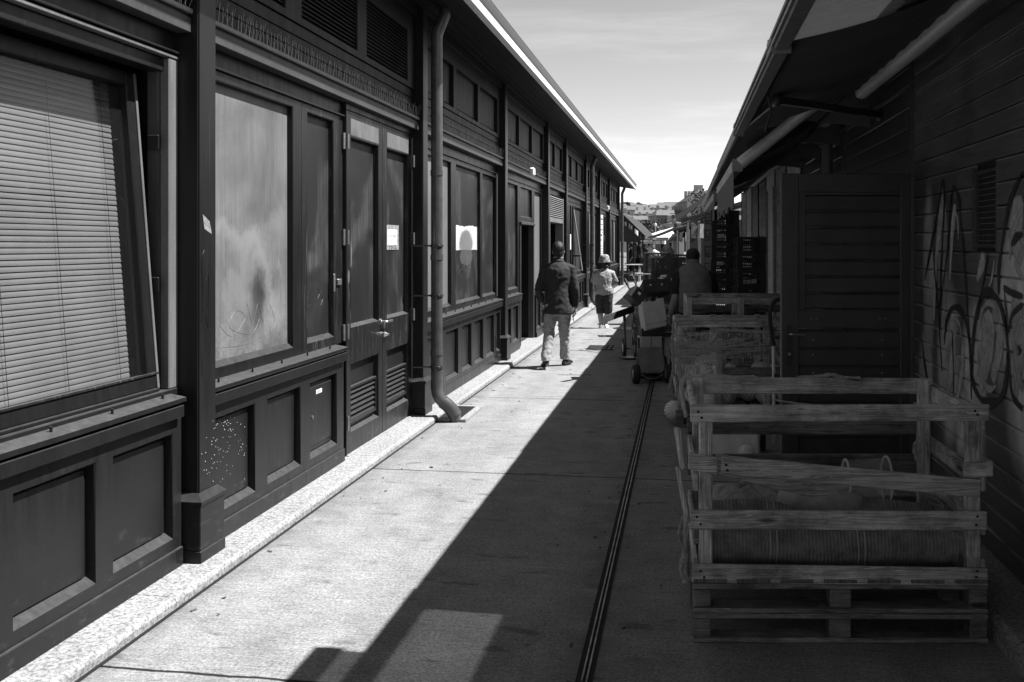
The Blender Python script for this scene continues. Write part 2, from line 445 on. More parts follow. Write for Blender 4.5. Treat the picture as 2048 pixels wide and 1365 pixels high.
def boards():
    """dark painted weatherboards of the right hand stall, with sprayed tag fills"""
    t = NT('sprayed_weatherboards'); P = t.coord('Position'); xyz = t.sep(P); Ps = t.coord('Position', (20, 2, 40))
    n = t.noise(P, 2.2, 5); g = t.noise(Ps, 1.4, 5, .7)
    v = t.math('MULTIPLY', t.rng(n, .3, .7, .045, .10), t.rng(g, .3, .7, .6, 1.4))
    ph = t.math('FRACT', t.math('DIVIDE', t.math('ADD', xyz[2], -.10), .116)); lip = t.math('MULTIPLY', t.rng(ph, .84, .90, 0, 1, True), t.rng(t.noise(t.coord('Position', (3, 1.3, 9)), 2.2, 4, .7), .38, .6, .15, .9)); v = t.mix(lip, v, .34)  # paler board lips, painted for the light their ledges catch
    tot = None
    for (y, z, a, b, k) in ((6.62,1.45,.16,.62,.5),(6.28,1.55,.12,.5,.4),(6.15,.95,.26,.5,.75),(5.62,1.0,.24,.36,1.0),(5.72,.62,.3,.28,.9),
                            (4.95,1.35,.32,.42,1.1),(4.75,.9,.35,.4,1.2),(5.2,1.25,.12,.36,.6),(6.7,.8,.2,.35,.5),(4.5,1.7,.3,.35,.8)):
        dy = t.math('MULTIPLY', t.math('ADD', xyz[1], -y), 1/a); dz = t.math('MULTIPLY', t.math('ADD', xyz[2], -z), 1/b)
        r = t.math('ADD', t.math('MULTIPLY', dy, dy), t.math('MULTIPLY', dz, dz))
        e = t.math('MULTIPLY', t.rng(r, .25, 1.25, 1, 0, True), k)
        tot = e if tot is None else t.math('MAXIMUM', tot, e)
    spray = t.math('MULTIPLY', tot, t.rng(t.noise(P, 4.2, 4, .6, .7), .28, .7, .25, 1.15))
    side = t.rng(xyz[0], 1.50, 1.53, 1, 1)
    v = t.mix(t.math('MULTIPLY', spray, side, True), v, .72)
    t.base(v); t.set(t.rng(n, .3, .7, .42, .6)); t.bump(g, .25, .004); return t.m
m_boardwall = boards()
m_boards2 = simple('dark_gloss_boards', .04, .06, 5, .3, bump=.25, bscale=14, st=(4, 1, 14))
m_tile = simple('pale_stall_boards', .6, .85, 7, .7, bump=.2, st=(3, 1, 3), detail=7)
def glass():
    t = NT('window_glass'); t.n.remove(t.b)
    tr = t.node('ShaderNodeBsdfTransparent'); gl = t.node('ShaderNodeBsdfGlossy'); gl.inputs['Roughness'].default_value = .02
    tr.inputs['Color'].default_value = (.93, .93, .93, 1)
    df = t.node('ShaderNodeBsdfDiffuse'); df.inputs['Color'].default_value = (.35, .35, .35, 1)
    lw = t.node('ShaderNodeLayerWeight'); lw.inputs['Blend'].default_value = .5
    fr = t.math('ADD', t.math('MULTIPLY', t.math('POWER', lw.outputs['Facing'], 5), .9), .035)
    m1 = t.node('ShaderNodeMixShader'); t.link(fr, m1.inputs[0]); t.link(tr.outputs[0], m1.inputs[1]); t.link(gl.outputs[0], m1.inputs[2])
    P = t.coord('Position'); d = t.rng(t.noise(P, 190, 3, .7), .66, .74, 0.01, .5)
    m2 = t.node('ShaderNodeMixShader'); t.link(d, m2.inputs[0]); t.link(m1.outputs[0], m2.inputs[1]); t.link(df.outputs[0], m2.inputs[2])
    t.link(m2.outputs[0], t.out.inputs['Surface']); return t.m
m_glass = glass()
def clear_plastic(name, k, col_, rough=.12):
    t = NT(name); t.n.remove(t.b)
    tr = t.node('ShaderNodeBsdfTransparent'); gl = t.node('ShaderNodeBsdfGlossy'); gl.inputs['Roughness'].default_value = rough
    df = t.node('ShaderNodeBsdfDiffuse'); df.inputs['Color'].default_value = (col_, col_, col_, 1)
    mm = t.node('ShaderNodeMixShader'); mm.inputs[0].default_value = .35; t.link(df.outputs[0], mm.inputs[1]); t.link(gl.outputs[0], mm.inputs[2])
    P = t.coord('UV', (3, 60, 1)); f = t.rng(t.noise(P, 1.4, 5, .7, .6), .42, .66, k*.15, min(1, k*2.4))
    m2 = t.node('ShaderNodeMixShader'); t.link(f, m2.inputs[0]); t.link(tr.outputs[0], m2.inputs[1]); t.link(mm.outputs[0], m2.inputs[2])
    t.link(m2.outputs[0], t.out.inputs['Surface']); return t.m
m_film = clear_plastic('stretch_film', .42, .8)
m_tub = clear_plastic('clear_tub_plastic', .25, .7, .05)
def translucent():
    t = NT('pale_awning_cloth'); t.n.remove(t.b)
    P = t.coord('Object', (1, 9, 1)); n = t.rng(t.noise(P, 3, 3), .35, .65, .10, .2)
    c = t.node('ShaderNodeCombineColor')
    for k in range(3): t.link(n, c.inputs[k])
    d = t.node('ShaderNodeBsdfDiffuse'); r = t.node('ShaderNodeBsdfTransparent'); t.link(c.outputs[0], d.inputs['Color'])
    r.inputs['Color'].default_value = (.9, .9, .9, 1)
    m = t.node('ShaderNodeMixShader'); m.inputs[0].default_value = .36; t.link(d.outputs[0], m.inputs[1]); t.link(r.outputs[0], m.inputs[2])
    t.link(m.outputs[0], t.out.inputs['Surface']); return t.m
m_awn_pale = translucent()
def melon():
    t = NT('striped_melon_rind'); P = t.coord('Object'); n = t.noise(P, 22, 5, .7)
    x = t.sep(P); a = t.math('ARCTAN2', x[1], x[0]); s = t.math('SINE', t.math('MULTIPLY', a, 17))
    v = t.math('MULTIPLY', t.rng(n, .3, .7, .58, .84), t.rng(s, -.4, .8, .74, 1.1)); t.base(v); t.set(.55); t.bump(t.noise(P, 90, 4), .3, .006); return t.m
m_melon = melon()
def liner():
    t = NT('ribbed_cardboard_liner'); P = t.coord('UV')
    x = t.sep(P); n = t.noise(t.coord('UV', (60, 30, 1)), 1.5, 4, .7); 
    d = t.math('SINE', t.math('MULTIPLY', t.math('ADD', x[1], t.math('MULTIPLY', n, .012)), 420))
    v = t.math('MULTIPLY', t.mix(t.rng(t.noise(t.coord('UV', (5, 7, 1)), 1, 4, .6), .4, .6, 0, 1), 1, t.rng(d, -1, 1, .62, 1.2)), t.rng(t.noise(t.coord('UV', (3, 9, 1)), 1.4, 6, .7), .3, .7, .10, .30))
    for sx in (.235, .262, .595, .622): v = t.mix(t.rng(t.math('ABSOLUTE', t.math('SUBTRACT', x[1], sx)), .0016, .003, .7, 0), v, .5)
    t.base(v); t.set(.8); t.bump(d, .4, .004); return t.m
m_liner = liner()
def tan_mat(name, a, b, sc): return simple(name, a, b, sc, .9)
m_facade = simple('pale_render_facade', .26, .36, .6, .85)
m_facade2 = simple('grey_render_facade', .12, .17, .6, .85)
m_tileroof = simple('weathered_roof_tiles', .08, .15, 1.5, .8, st=(1, 1, 4))
m_win = simple('dark_window_glass', .02, .035, 3, .15)
m_leaf = simple('leaf_green', .035, .09, 9, .7)
m_bark = simple('bark', .06, .11, 18, .9, bump=.3)
m_canvas = simple('white_parasol_canvas', .6, .72, 5, .8)
m_cloth_a = simple('mid_clothing', .08, .3, 3, .85)
# ------------------------------------------------------------------ the long dark timber market hall on the left
HX = -2.462            # wainscot plane (the hall faces +X)
UX = -2.518            # plane of the shutters and windows above the sill
DX = -2.495            # plane of the doors
SU, SD = UX/-2.465, DX/-2.459
def uz(z): return 1.65 + (z-1.65)*SU
hall = thing('market_hall', 'long dark panelled market hall with deep eaves, in full sun left of the alley', 'market hall', (-2.46, 17, 0))

def plate(mb, X, y0, y1, z0, z1, holes, depth=.04, bev=.006, bot=.03):
    """flat joinery frame facing +X with rectangular openings whose edges are bevelled and reveal `depth`"""
    ys = sorted({y0, y1} | {h[0] for h in holes} | {h[1] for h in holes}); zs = sorted({z0, z1} | {h[2] for h in holes} | {h[3] for h in holes})
    for a, b in zip(ys, ys[1:]):
        for c, d in zip(zs, zs[1:]):
            m, n = (a+b)/2, (c+d)/2
            if any(h[0] < m < h[1] and h[2] < n < h[3] for h in holes): continue
            mb.add([(X,a,c), (X,b,c), (X,b,d), (X,a,d)], [[0,1,2,3]])
    for (a, b, c, d) in holes:
        o = [(X,a,c), (X,b,c), (X,b,d), (X,a,d)]
        i1 = [(X-depth+.003,a+bev,c+bot), (X-depth+.003,b-bev,c+bot), (X-bev,b-bev,d-bev), (X-bev,a+bev,d-bev)]
        i2 = [(X-depth,a+bev,c+bot), (X-depth,b-bev,c+bot), (X-depth,b-bev,d-bev), (X-depth,a+bev,d-bev)]
        mb.add(o + i1 + i2, [[k, (k+1) % 4, 4+(k+1) % 4, 4+k] for k in range(4)] + [[4+k, 4+(k+1) % 4, 8+(k+1) % 4, 8+k] for k in range(4)])
    # outer rim
    mb.add([(X,y0,z0), (X,y1,z0), (X,y1,z1), (X,y0,z1), (X-depth,y0,z0), (X-depth,y1,z0), (X-depth,y1,z1), (X-depth,y0,z1)], [[k, (k+1) % 4, 4+(k+1) % 4, 4+k] for k in range(4)])

def field(name, mat, X, y0, y1, z0, z1, parent=hall, raised=.012, margin=.022, rev=True):
    """an infill panel: backing sheet with a raised, bevelled field"""
    mb = MB()
    mb.add([(X,y0,z0), (X,y1,z0), (X,y1,z1), (X,y0,z1)], [[0,1,2,3]])
    if raised:
        a, b, c, d = y0+margin, y1-margin, z0+margin+.012, z1-margin
        k = min(.012, (b-a)*.2)
        mb.add([(X+.0006,a,c), (X+.0006,b,c), (X+.0006,b,d), (X+.0006,a,d), (X+raised,a+k,c+k), (X+raised,b-k,c+k), (X+raised,b-k,d-k), (X+raised,a+k,d-k)],
               [[j, (j+1) % 4, 4+(j+1) % 4, 4+j] for j in range(4)] + [[4,5,6,7]])
    return mb.build(name, mat, parent)

SPLIT = {'window_frame', 'window_head', 'door_jamb', 'frame_keeper', 'dark_interior', 'wall_panel', 'jamb_bead', 'hasp', 'window_room'}
def bars(boxes, name, mat, parent=hall, ch=.003):
    if name in SPLIT:
        for b in boxes:
            mb = MB(); mb.box(*b, ch=ch); o = mb.build(name, mat, parent)
        return o
    mb = MB()
    for b in boxes: mb.box(*b, ch=ch)
    return mb.build(name, mat, parent)
def each(pieces, name, mat, parent=hall, smooth=False):
    for fn in pieces:
        mb = MB(); fn(mb); o = mb.build(name, mat, parent, smooth)
    return o

m_paint_band = paint_mat('dusty_band_paint', .06, .45); m_spike = simple('pale_spike_wire', .5, .6, 5, .5); m_lit_ledge = simple('sunlit_ledge_tone', .2, .3, 12, .5)
POSTS = [0.30, 4.755, 9.12, 13.5, 17.9, 20.75, 25.1, 29.3, 33.2, 38.2]
PW = .095
# --- carcass behind the joinery (leaves the near window and the two doorways open)
mb = MB()
HOLES = [(3.19, 4.60, .91, 2.63), (15.32, 16.70, .06, 1.98), (18.64, 20.6, .06, 2.05)]
plate(mb, -2.60, -2.6, 38.3, .055, 3.9, HOLES, depth=.30, bev=.0005, bot=.0005)
mb.box(-8.2, -3.3, -2.6, 38.3, .055, 3.9, 0)
mb.add([(-2.60,38.3,.055), (-8.2,38.3,.055), (-8.2,38.3,3.9), (-2.60,38.3,3.9)], [[0,1,2,3]])
mb.add([(-2.60,-2.6,.055), (-8.2,-2.6,.055), (-8.2,-2.6,3.9), (-2.60,-2.6,3.9)], [[0,1,2,3]])
mb.build('wall', m_paint_up, hall, fix=False)
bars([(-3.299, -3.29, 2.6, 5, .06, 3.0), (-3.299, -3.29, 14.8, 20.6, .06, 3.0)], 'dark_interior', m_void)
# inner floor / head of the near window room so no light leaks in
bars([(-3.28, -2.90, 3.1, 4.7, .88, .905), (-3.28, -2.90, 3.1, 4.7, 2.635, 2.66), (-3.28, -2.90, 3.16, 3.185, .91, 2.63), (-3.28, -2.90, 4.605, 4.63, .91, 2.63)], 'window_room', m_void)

# --- posts with pedestals
for i, y in enumerate(POSTS):
    mb = MB(); mb.box(-2.598, -2.40, y-PW, y+PW, .056, 3.84, .007)
    mb.box(-2.5, -2.3965, y-PW+.004, y-PW+.014, .4, 3.8, .002) if i < 3 else None
    po = mb.build('post', m_paint, hall)
    mb = MB(); w = .131
    mb.box(-2.598, -2.366, y-w-.004, y+w+.004, .055, .115, .004)
    mb.box(-2.598, -2.371, y-w, y+w, .115, .345, .004)
    a = [(-2.598,y-w-.008,.345), (-2.362,y-w-.008,.345), (-2.362,y+w+.008,.345), (-2.598,y+w+.008,.345)]
    a2 = [(p[0],p[1],.362) for p in a]
    t_ = [(-2.598,y-PW-.004,.398), (-2.397,y-PW-.004,.398), (-2.397,y+PW+.004,.398), (-2.598,y+PW+.004,.398)]
    mb.add(a+a2+t_, [[3,2,1,0]] + [[k, (k+1) % 4, 4+(k+1) % 4, 4+k] for k in range(4)] + [[4+k, 4+(k+1) % 4, 8+(k+1) % 4, 8+k] for k in range(4)])
    mb.build('pedestal', m_paint, po)
# sticker and scratched tag on the near post
mb = MB(); mb.add([(-2.3985,4.70,1.80), (-2.3985,4.775,1.765), (-2.3985,4.80,1.70), (-2.3985,4.72,1.725)], [[0,1,2,3]])
mb.build('torn_sticker', simple('weathered_sticker', .12, .34, 60, .6), hall, fix=False)
mb = MB()
for pts in ([(4.72,1.62),(4.69,1.56),(4.70,1.40),(4.69,1.2),(4.70,.98)], [(4.73,1.45),(4.755,1.50),(4.77,1.42),(4.755,1.33),(4.735,1.28),(4.76,1.22),(4.785,1.215)]):
    mb.tube([(-2.3985,a,b) for a, b in spline([(p[0], p[1], 0) for p in pts], 5) for _ in [0]] if False else [(-2.3992, q.x, q.y) for q in spline([(p[0], p[1], 0) for p in pts], 5)], .0016, 5)
mb.build('scratched_tag', m_paint_worn, hall)

# --- base, wainscot, sill, header, band and clerestory, bay by bay
def wainscot(y0, y1, cells, mat=m_paint):
    mb = MB()
    plate(mb, HX, y0, y1, .15, .785, [(a, b, .205, .722) for a, b in cells], .045)
    mb.build('wainscot_frame', mat, hall)
    bars([(-2.598, HX+.012, y0, y1, .055, .148)], 'plinth', mat, ch=.004)
    for a, b in cells: field('wainscot_panel', mat, HX-.044, a+.004, b-.004, .20, .73)
def sill(y0, y1, pegs=True):
    mb = MB()
    mb.box(-2.598, -2.427, y0, y1-.008, .797, .856, .003); mb.box(-2.598, -2.452, y0, y1-.012, .8565, .8695, .001)
    P = [(-2.598,.870), (-2.424,.870), (-2.419,.875), (-2.421,.893), (-2.52,.910), (-2.598,.912)]
    mb.prism([(x, y0, z) for x, z in P], (0,y0,0), (0,y1,0))
    s = mb.build('sill', m_paint, hall)
    if pegs:
        n = int((y1-.23-y0)/.43)+1
        each([lambda mb, y=y0+.18+k*.43: mb.tube([(-2.475,y,.896), (-2.475,y,.924)], .006, 8) for k in range(n)], 'sill_peg', m_paint, s)
    return s
def band(y0, y1):
    mb = MB()
    mb.box(-2.598, -2.440, y0, y1, 2.712, 2.785, .002); mb.box(-2.598, -2.458, y0, y1, 2.7855, 2.8055, .001)
    tb = mb.build('transom_band', m_paint_band, hall)
    mb = MB(); mb.prism([(x, y0, z) for x, z in [(-2.598,2.806), (-2.434,2.806), (-2.431,2.811), (-2.431,2.826), (-2.435,2.831), (-2.52,2.842), (-2.598,2.842)]], (0,y0,0), (0,y1,0)); mb.build('ledge_cap', m_lit_ledge, tb)  # cap coloured paler than the band to paint in its sunlit edge
    mb = MB(); mb.prism([(x, y0, z) for x, z in [(-2.598,2.600), (-2.500,2.600), (-2.497,2.603), (-2.497,2.609), (-2.500,2.613), (UX-.004,2.616), (UX-.004,2.7115), (-2.598,2.7115)]], (0,y0,0), (0,y1,0))
    mb.build('header', m_paint, hall)
def clerestory(y0, y1, cells, louver=False):
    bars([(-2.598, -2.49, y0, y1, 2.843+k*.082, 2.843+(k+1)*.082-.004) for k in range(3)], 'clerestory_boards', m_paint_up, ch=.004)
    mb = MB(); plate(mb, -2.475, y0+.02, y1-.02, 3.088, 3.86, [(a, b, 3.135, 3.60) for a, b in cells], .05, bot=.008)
    f = mb.build('clerestory_frame', m_paint_up, hall)
    for a, b in cells:
        if louver:
            mb = MB(); n = 15
            for k in range(n):
                z = 3.15 + k*.0305
                mb.board((-2.502,a+.005,z), (-2.502,b-.005,z), (.026,0,-.026), (.003,0,.003), .0008)
            lo = mb.build('louver_vent', m_dmetal, hall)
            bars([(-2.49,-2.478,a-.014,a+.004,3.12,3.61), (-2.49,-2.478,b-.004,b+.014,3.12,3.61), (-2.49,-2.478,a-.014,b+.014,3.118,3.134)], 'louver_frame', m_paint_worn, lo, .002)
        else: field('clerestory_panel', m_paint_up, -2.522, a+.003, b-.003, 3.13, 3.60, raised=.006)

def spikes(y0, y1, pitch):
    mb = MB(); y = y0
    while y < y1:
        for j, (sx, base, r) in enumerate(((.004, -2.45, .0017), (-.02, -2.475, .0013), (.035, -2.445, .0008))):
            if j and random.random() < .35: continue
            h = random.uniform(.095, .118); dy = random.uniform(-.008, .008) if j == 0 else random.uniform(-.02, .03); bx = random.uniform(-.006, .006)
            p = V((base, y+random.uniform(-.003, .003)+j*.012+.0, 2.83)); q = p + V((sx+bx, dy, h))
            mb.add([p+V((r,0,0)), p+V((-r*.5,r,0)), p+V((-r*.5,-r,0)), q+V((r*.6,0,0)), q+V((-r*.4,r*.6,0)), q+V((-r*.4,-r*.6,0))], [[0,1,4,3], [1,2,5,4], [2,0,3,5]])
        y += pitch*random.uniform(.85, 1.15)
    tag(mb.build('bird_spikes', m_spike, hall, fix=False), kind='stuff')

def bay_cells(y0, y1, n, m=.09):
    w = (y1-y0-m)/n
    return [(y0+m+k*w, y0+k*w+w) for k in range(n)]

for i in range(len(POSTS)-1):
    a, b = POSTS[i]+PW, POSTS[i+1]-PW
    band(a, b)
    if i == 0: clerestory(a, b, [(.7,1.9), (2.0,3.2), (3.3,4.5)])
    elif i == 1: clerestory(a, b, [(5.05,5.95), (6.22,7.36), (7.58,8.78)], louver=True)
    else: clerestory(a, b, bay_cells(a+.1, b-.05, 3 if b-a > 3 else 2, .13))
    spikes(a+.02, b-.02, .055 if i < 3 else .07)

def opening(y0, y1, z0, z1, cells, mats, bot=.03, mat=m_paint):
    """shutter frame in the upper plane; inner measures were taken on the wainscot plane and are carried back to this one"""
    ends = [p for q in POSTS for p in (q-PW, q+PW)]
    f = lambda y: y if min(abs(y-e) for e in ends) < 1e-6 else y*SU
    hi = min([e for e in ends if e > y0+.2], default=99)
    cells = [(a*SU, min(b*SU, hi-.06), uz(c), uz(d)) for a, b, c, d in cells]
    y0, y1, z1 = f(y0), min(f(y1), hi), (2.598 if z1 > 2.5 else uz(z1))
    mb = MB(); plate(mb, UX, y0, y1, z0, z1, cells, .04, bot=bot); fr = mb.build('shutter_frame', mat, hall)
    for (a, b, c, d), m in zip(cells, mats): field('shutter_panel', m, UX-.039, a+.003, b-.003, c, d, raised=0)
    return fr

# bay behind the camera and bay 0 (window with blind)
wainscot(POSTS[0]+PW, 4.60, [(.55,1.45), (1.55,2.3), (2.42,3.22), (3.34,3.87), (4.0,4.52)])
sill(POSTS[0]+PW, 4.575)
bars([(-2.598, UX, .4, 3.14, .913, 2.598)], 'shutter_panel', m_paint)
WIN0 = set(hall.children_recursive)
# window: fixed frame, tilted sash, glass, blind
m_lit_frame = paint_mat('sunlit_frame_tone', .13, .5)  # pale copy of the joinery paint with the sunlight put into its colour
wf = bars([(-2.49, -2.442, 4.445, 4.535, .95, 2.545), (-2.49, -2.442, 3.06, 3.115, .95, 2.545)], 'window_frame', m_lit_frame, ch=.004)
bars([(-2.56, -2.47, 3.115, 4.454, 2.48, 2.545), (-2.56, -2.436, 3.06, 4.55, .912, .948)], 'window_head', m_paint, wf, ch=.004)
bars([(-2.48, -2.437, 3.0, 4.535, 2.549, 2.566)], 'window_trim', m_lit_frame, wf, ch=.003)
bars([(-2.56, -2.492, 4.445, 4.47, .95, 2.50)], 'window_jamb', m_paint_band, wf, ch=.003)
bars([(-2.449, -2.428, 4.555, 4.582, .92, 2.545)], 'window_trim', m_lit_frame, wf)
bars([(-2.53, -2.47, 4.395, 4.404, 2.10, 2.17), (-2.53, -2.47, 4.395, 4.404, 1.42, 1.49)], 'frame_keeper', m_paint, wf)
def tilt(z, off=0): return -2.492 - (z-.97)*.085 + off      # sash leans in at the top
mb = MB()
S0, S1, Z0, Z1 = 3.18, 4.385, .965, 2.46
for (ya, yb, za, zb) in ((S0, S0+.085, Z0, Z1), (S1-.085, S1, Z0, Z1)):
    mb.board((tilt(za), (ya+yb)/2, za), (tilt(zb), (ya+yb)/2, zb), (0, yb-ya, 0), (.06, 0, .005), .006)
for z in (Z0+.035, Z1-.035):
    mb.board((tilt(z)+.001, S0+.08, z), (tilt(z)+.001, S1-.08, z), (-.006, 0, .07), (.06, 0, .005), .006)
mb.box(-2.50, -2.455, S0, S1, .949, .966, .004)
sash = mb.build('window_sash', m_paint, hall)
mb = MB(); mb.board((tilt(Z0,.033), S1-.011, Z0), (tilt(Z1,.033), S1-.011, Z1), (0, .018, 0), (.008, 0, .001), .002); mb.build('sash_edge', m_lit_frame, sash)
mb = MB(); mb.board((tilt(Z0+.07,.033), S0, Z0+.072), (tilt(Z0+.07,.033), S1, Z0+.072), (-.003, 0, .012), (.01, 0, .002), .002); mb.build('sash_edge', m_paint_worn, sash)
mb = MB(); mb.board((tilt(Z0+.05,-.005), (S0+S1)/2, Z0+.05), (tilt(Z1-.05,-.005), (S0+S1)/2, Z1-.05), (0, S1-S0-.15, 0), (.006, 0, .0005), .0005)
mb.build('window_glass', m_glass, sash)
mb = MB(); z = Z0+.075; k = 0
while z < Z1-.02:
    x = tilt(z, -.062); a0 = R(68) + random.uniform(-.03, .03)
    w = V((math.cos(a0), 0, -math.sin(a0)))*.0125; n = V((math.sin(a0), 0, math.cos(a0)))
    yb = 4.285
    pr = [(-1, 0), (-.5, .0026), (0, .0034), (.5, .0026), (1, 0)]
    vs = []
    sag = random.uniform(-.0016, .0016)
    for y, dz in ((3.2, sag), (3.75, -sag*.5), (yb, sag)):
        vs += [V((x, y, z+dz)) + w*p + n*q for p, q in pr]
    mb.add(vs, [[r*5+j, r*5+j+1, (r+1)*5+j+1, (r+1)*5+j] for r in range(2) for j in range(4)])
    z += .0243; k += 1
mb.box(tilt(Z1,-.075)-.012, tilt(Z1,-.075)+.012, 3.2, 4.285, Z1-.03, Z1-.005, .002)
mb.box(tilt(Z0,-.062)-.010, tilt(Z0,-.062)+.010, 3.2, 4.285, Z0+.047, Z0+.06, .002)
bl = mb.build('blind', m_slat, hall, smooth=True, fix=False)
each([lambda mb, y=y: mb.tube([(tilt(Z0+.06,-.045), y, Z0+.06), (tilt(Z1-.01,-.045), y, Z1-.01)], .0013, 5) for y in (3.42, 3.80, 4.19)], 'ladder_cord', m_paint, bl)

# the window group was measured on the plane x = -2.45; carry it back to its own plane
for o in set(hall.children_recursive) - WIN0:
    for v in o.data.vertices:
        y, z = v.co.y + 17, v.co.z
        v.co = V((v.co.x - .07, min(y*1.0286, 4.663) - 17, 1.65 + (z-1.65)*1.0286))

# bay 1: zinc panel, casement, cabinet, double door with grilles
Y1 = POSTS[1]+PW
wainscot(Y1, 7.0, [(4.93,5.47), (5.64,6.17), (6.33,6.86)])
sill(Y1, 6.99)
opening(Y1, 6.19, .912, 2.57, [(4.90, 6.05, .985, 2.53)], [m_plate])
opening(6.195, 6.985, .912, 2.57, [(6.29, 6.80, .985, 2.53)], [m_dpanel], mat=m_paint_worn)
mb = MB()   # finger scribbles low on the zinc
for pts in ([(5.10,1.20),(5.25,1.13),(5.42,1.22),(5.30,1.27),(5.22,1.18),(5.5,1.12),(5.62,1.2)], [(5.45,1.30),(5.52,1.18),(5.60,1.29),(5.68,1.17),(5.76,1.28),(5.85,1.17)], [(5.1,1.08),(5.5,1.07),(5.95,1.15)]):
    mb.tube([(UX-.0388, q.x*SU, uz(q.y)) for q in spline([(p[0], p[1], 0) for p in pts], 6)], .0012, 4)
mb.build('finger_scribble', panel_mat('scribble_grime', .095, .2, seed=2), hall)
mb = MB()
for pts in ([(6.36,1.22),(6.44,1.38)], [(6.36,1.22),(6.46,1.235)], [(6.48,1.23),(6.53,1.36)], [(6.55,1.24),(6.59,1.34),(6.62,1.3),(6.58,1.27)], [(6.66,1.36),(6.63,1.3),(6.68,1.26),(6.64,1.22)]):
    mb.tube([(UX-.0385, p[0]*SU, uz(p[1])) for p in pts], .0018, 4)
mb.build('scratched_tag', m_paint_worn, hall)
# meter cabinet in the last wainscot field
cb = MB()
for k, (g, x) in enumerate(((.02, .0), (.04, .008), (.055, .002))):
    cb.box(HX-.045, HX-.034+x, 6.335+g, 6.855-g, .225+g*1.2, .715-g, .003)
cab = cb.build('meter_cabinet', m_paint, hall)
bars([(HX-.0235, HX-.0225, 6.505, 6.615, .617, .645)], 'cabinet_label', m_paper, cab, .0003)
mb = MB()
for r, zz in enumerate((.637, .630, .623)):
    y = 6.515
    while y < 6.603:
        w = random.uniform(.006, .014); mb.box(HX-.0224, HX-.0219, y, min(y+w, 6.606), zz-.0018, zz+.0018, 0); y += w+.005
mb.build('label_print', m_ink, cab)
mb = MB(); mb.lathe([(.012,0), (.012,.006), (.007,.009)], (HX-.026, 6.44, .47), 14, 'x'); mb.build('cabinet_lock', m_steel, cab)
# chips of white paint spattered low on the post and first fields
mb = MB()
for _ in range(190):
    y = random.gauss(5.0, .22); z = random.gauss(.56, .12)
    if y < 4.66 or y > 5.5 or z < .24 or z > .80: continue
    X = -2.398 if y < 4.85 else (HX-.0305 if 4.98 < y < 5.42 else None)
    if X is None or (X > -2.4 and z < .4): continue
    r = random.uniform(.0008, .0021); mb.box(X-.001, X+.0012, y-r, y+r, z-r, z+r, .0005)
tag(mb.build('paint_spatter', m_paper, hall), kind='stuff')
# double door
def door_leaf(y0, y1, hinge_left):
    zb, zt = .062, 2.655
    pa, pb = y0+.09, y1-(.13 if not hinge_left else .10)
    if not hinge_left: pa, pb = y0+.12, y1-.13
    mb = MB(); X = DX
    plate(mb, X, y0, y1, zb, zt, [(pa, pb, 1.01, 2.465), (pa, pb, .215, .740)], .05, bot=.022)
    d = mb.build('door', m_paint_worn, hall)
    field('door_panel', m_dpanel, X-.046, pa+.003, pb-.003, 1.02, 2.46, d, raised=0)
    field('door_panel', m_paint, X-.046, pa+.003, pb-.003, .22, .75, d, raised=0)
    bars([(X-.002, X+.0012, pa, pb, 2.478, 2.605)], 'pale_top_patch', panel_mat('pale_rubbed_patch', .13, .7, seed=y0), d, .0005)
    v0, v1 = pa+.015, pb-.025
    f = bars([(X-.045, X-.012, v0, v0+.022, .27, .555), (X-.045, X-.012, v1-.022, v1, .27, .555), (X-.045, X-.012, v0+.022, v1-.022, .27, .29), (X-.045, X-.012, v0+.022, v1-.022, .535, .555)], 'vent_grille', m_paint, d, .003)
    mb = MB()
    for k in range(6):
        z = .308+k*.041
        mb.board((X-.03, v0+.021, z), (X-.03, v1-.021, z), (.026, 0, -.024), (.003, 0, .004), .001)
    mb.build('vent_slat', m_paint, f)
    hy = y0-.006 if hinge_left else y1+.006
    each([lambda mb, z=z: mb.tube([(X+.012, hy, z-.055), (X+.012, hy, z+.055)], .011, 10) for z in (2.42, 1.70, .99, .30)], 'hinge', m_galv, d)
    return d, X
d1, dX = door_leaf(7.165, 8.062, True)
d2, dX = door_leaf(8.070, 8.998, False)
bars([(-2.598, DX+.008, 7.136, 7.160, .056, 2.66), (-2.598, DX+.004, 9.001, 9.024, .056, 2.66)], 'door_jamb', m_paint, ch=.004)
bars([(-2.598, DX+.004, 7.14, 9.02, 2.6605, 2.7115)], 'door_head', m_paint, ch=.004)
bars([(-2.56, -2.47, 7.14, 9.01, .055, .0615)], 'door_threshold', m_granite)
mb = MB(); hx = dX+.055
mb.tube(spline([(dX, 8.015, 1.0), (hx-.01, 8.015, 1.0), (hx, 8.045, 1.0), (hx, 8.165, .998)], 4), .011, 10)
mb.lathe([(.026,0), (.026,.010), (.018,.013)], (dX, 8.015, 1.0), 16, 'x')
mb.lathe([(.022,0), (.022,.012), (.010,.03), (.010,.045)], (dX, 8.115, .885), 16, 'x'); mb.box(dX, dX+.004, 8.10, 8.13, .86, .99, .001)
mb.build('door_handle', m_steel, d1, smooth=True)
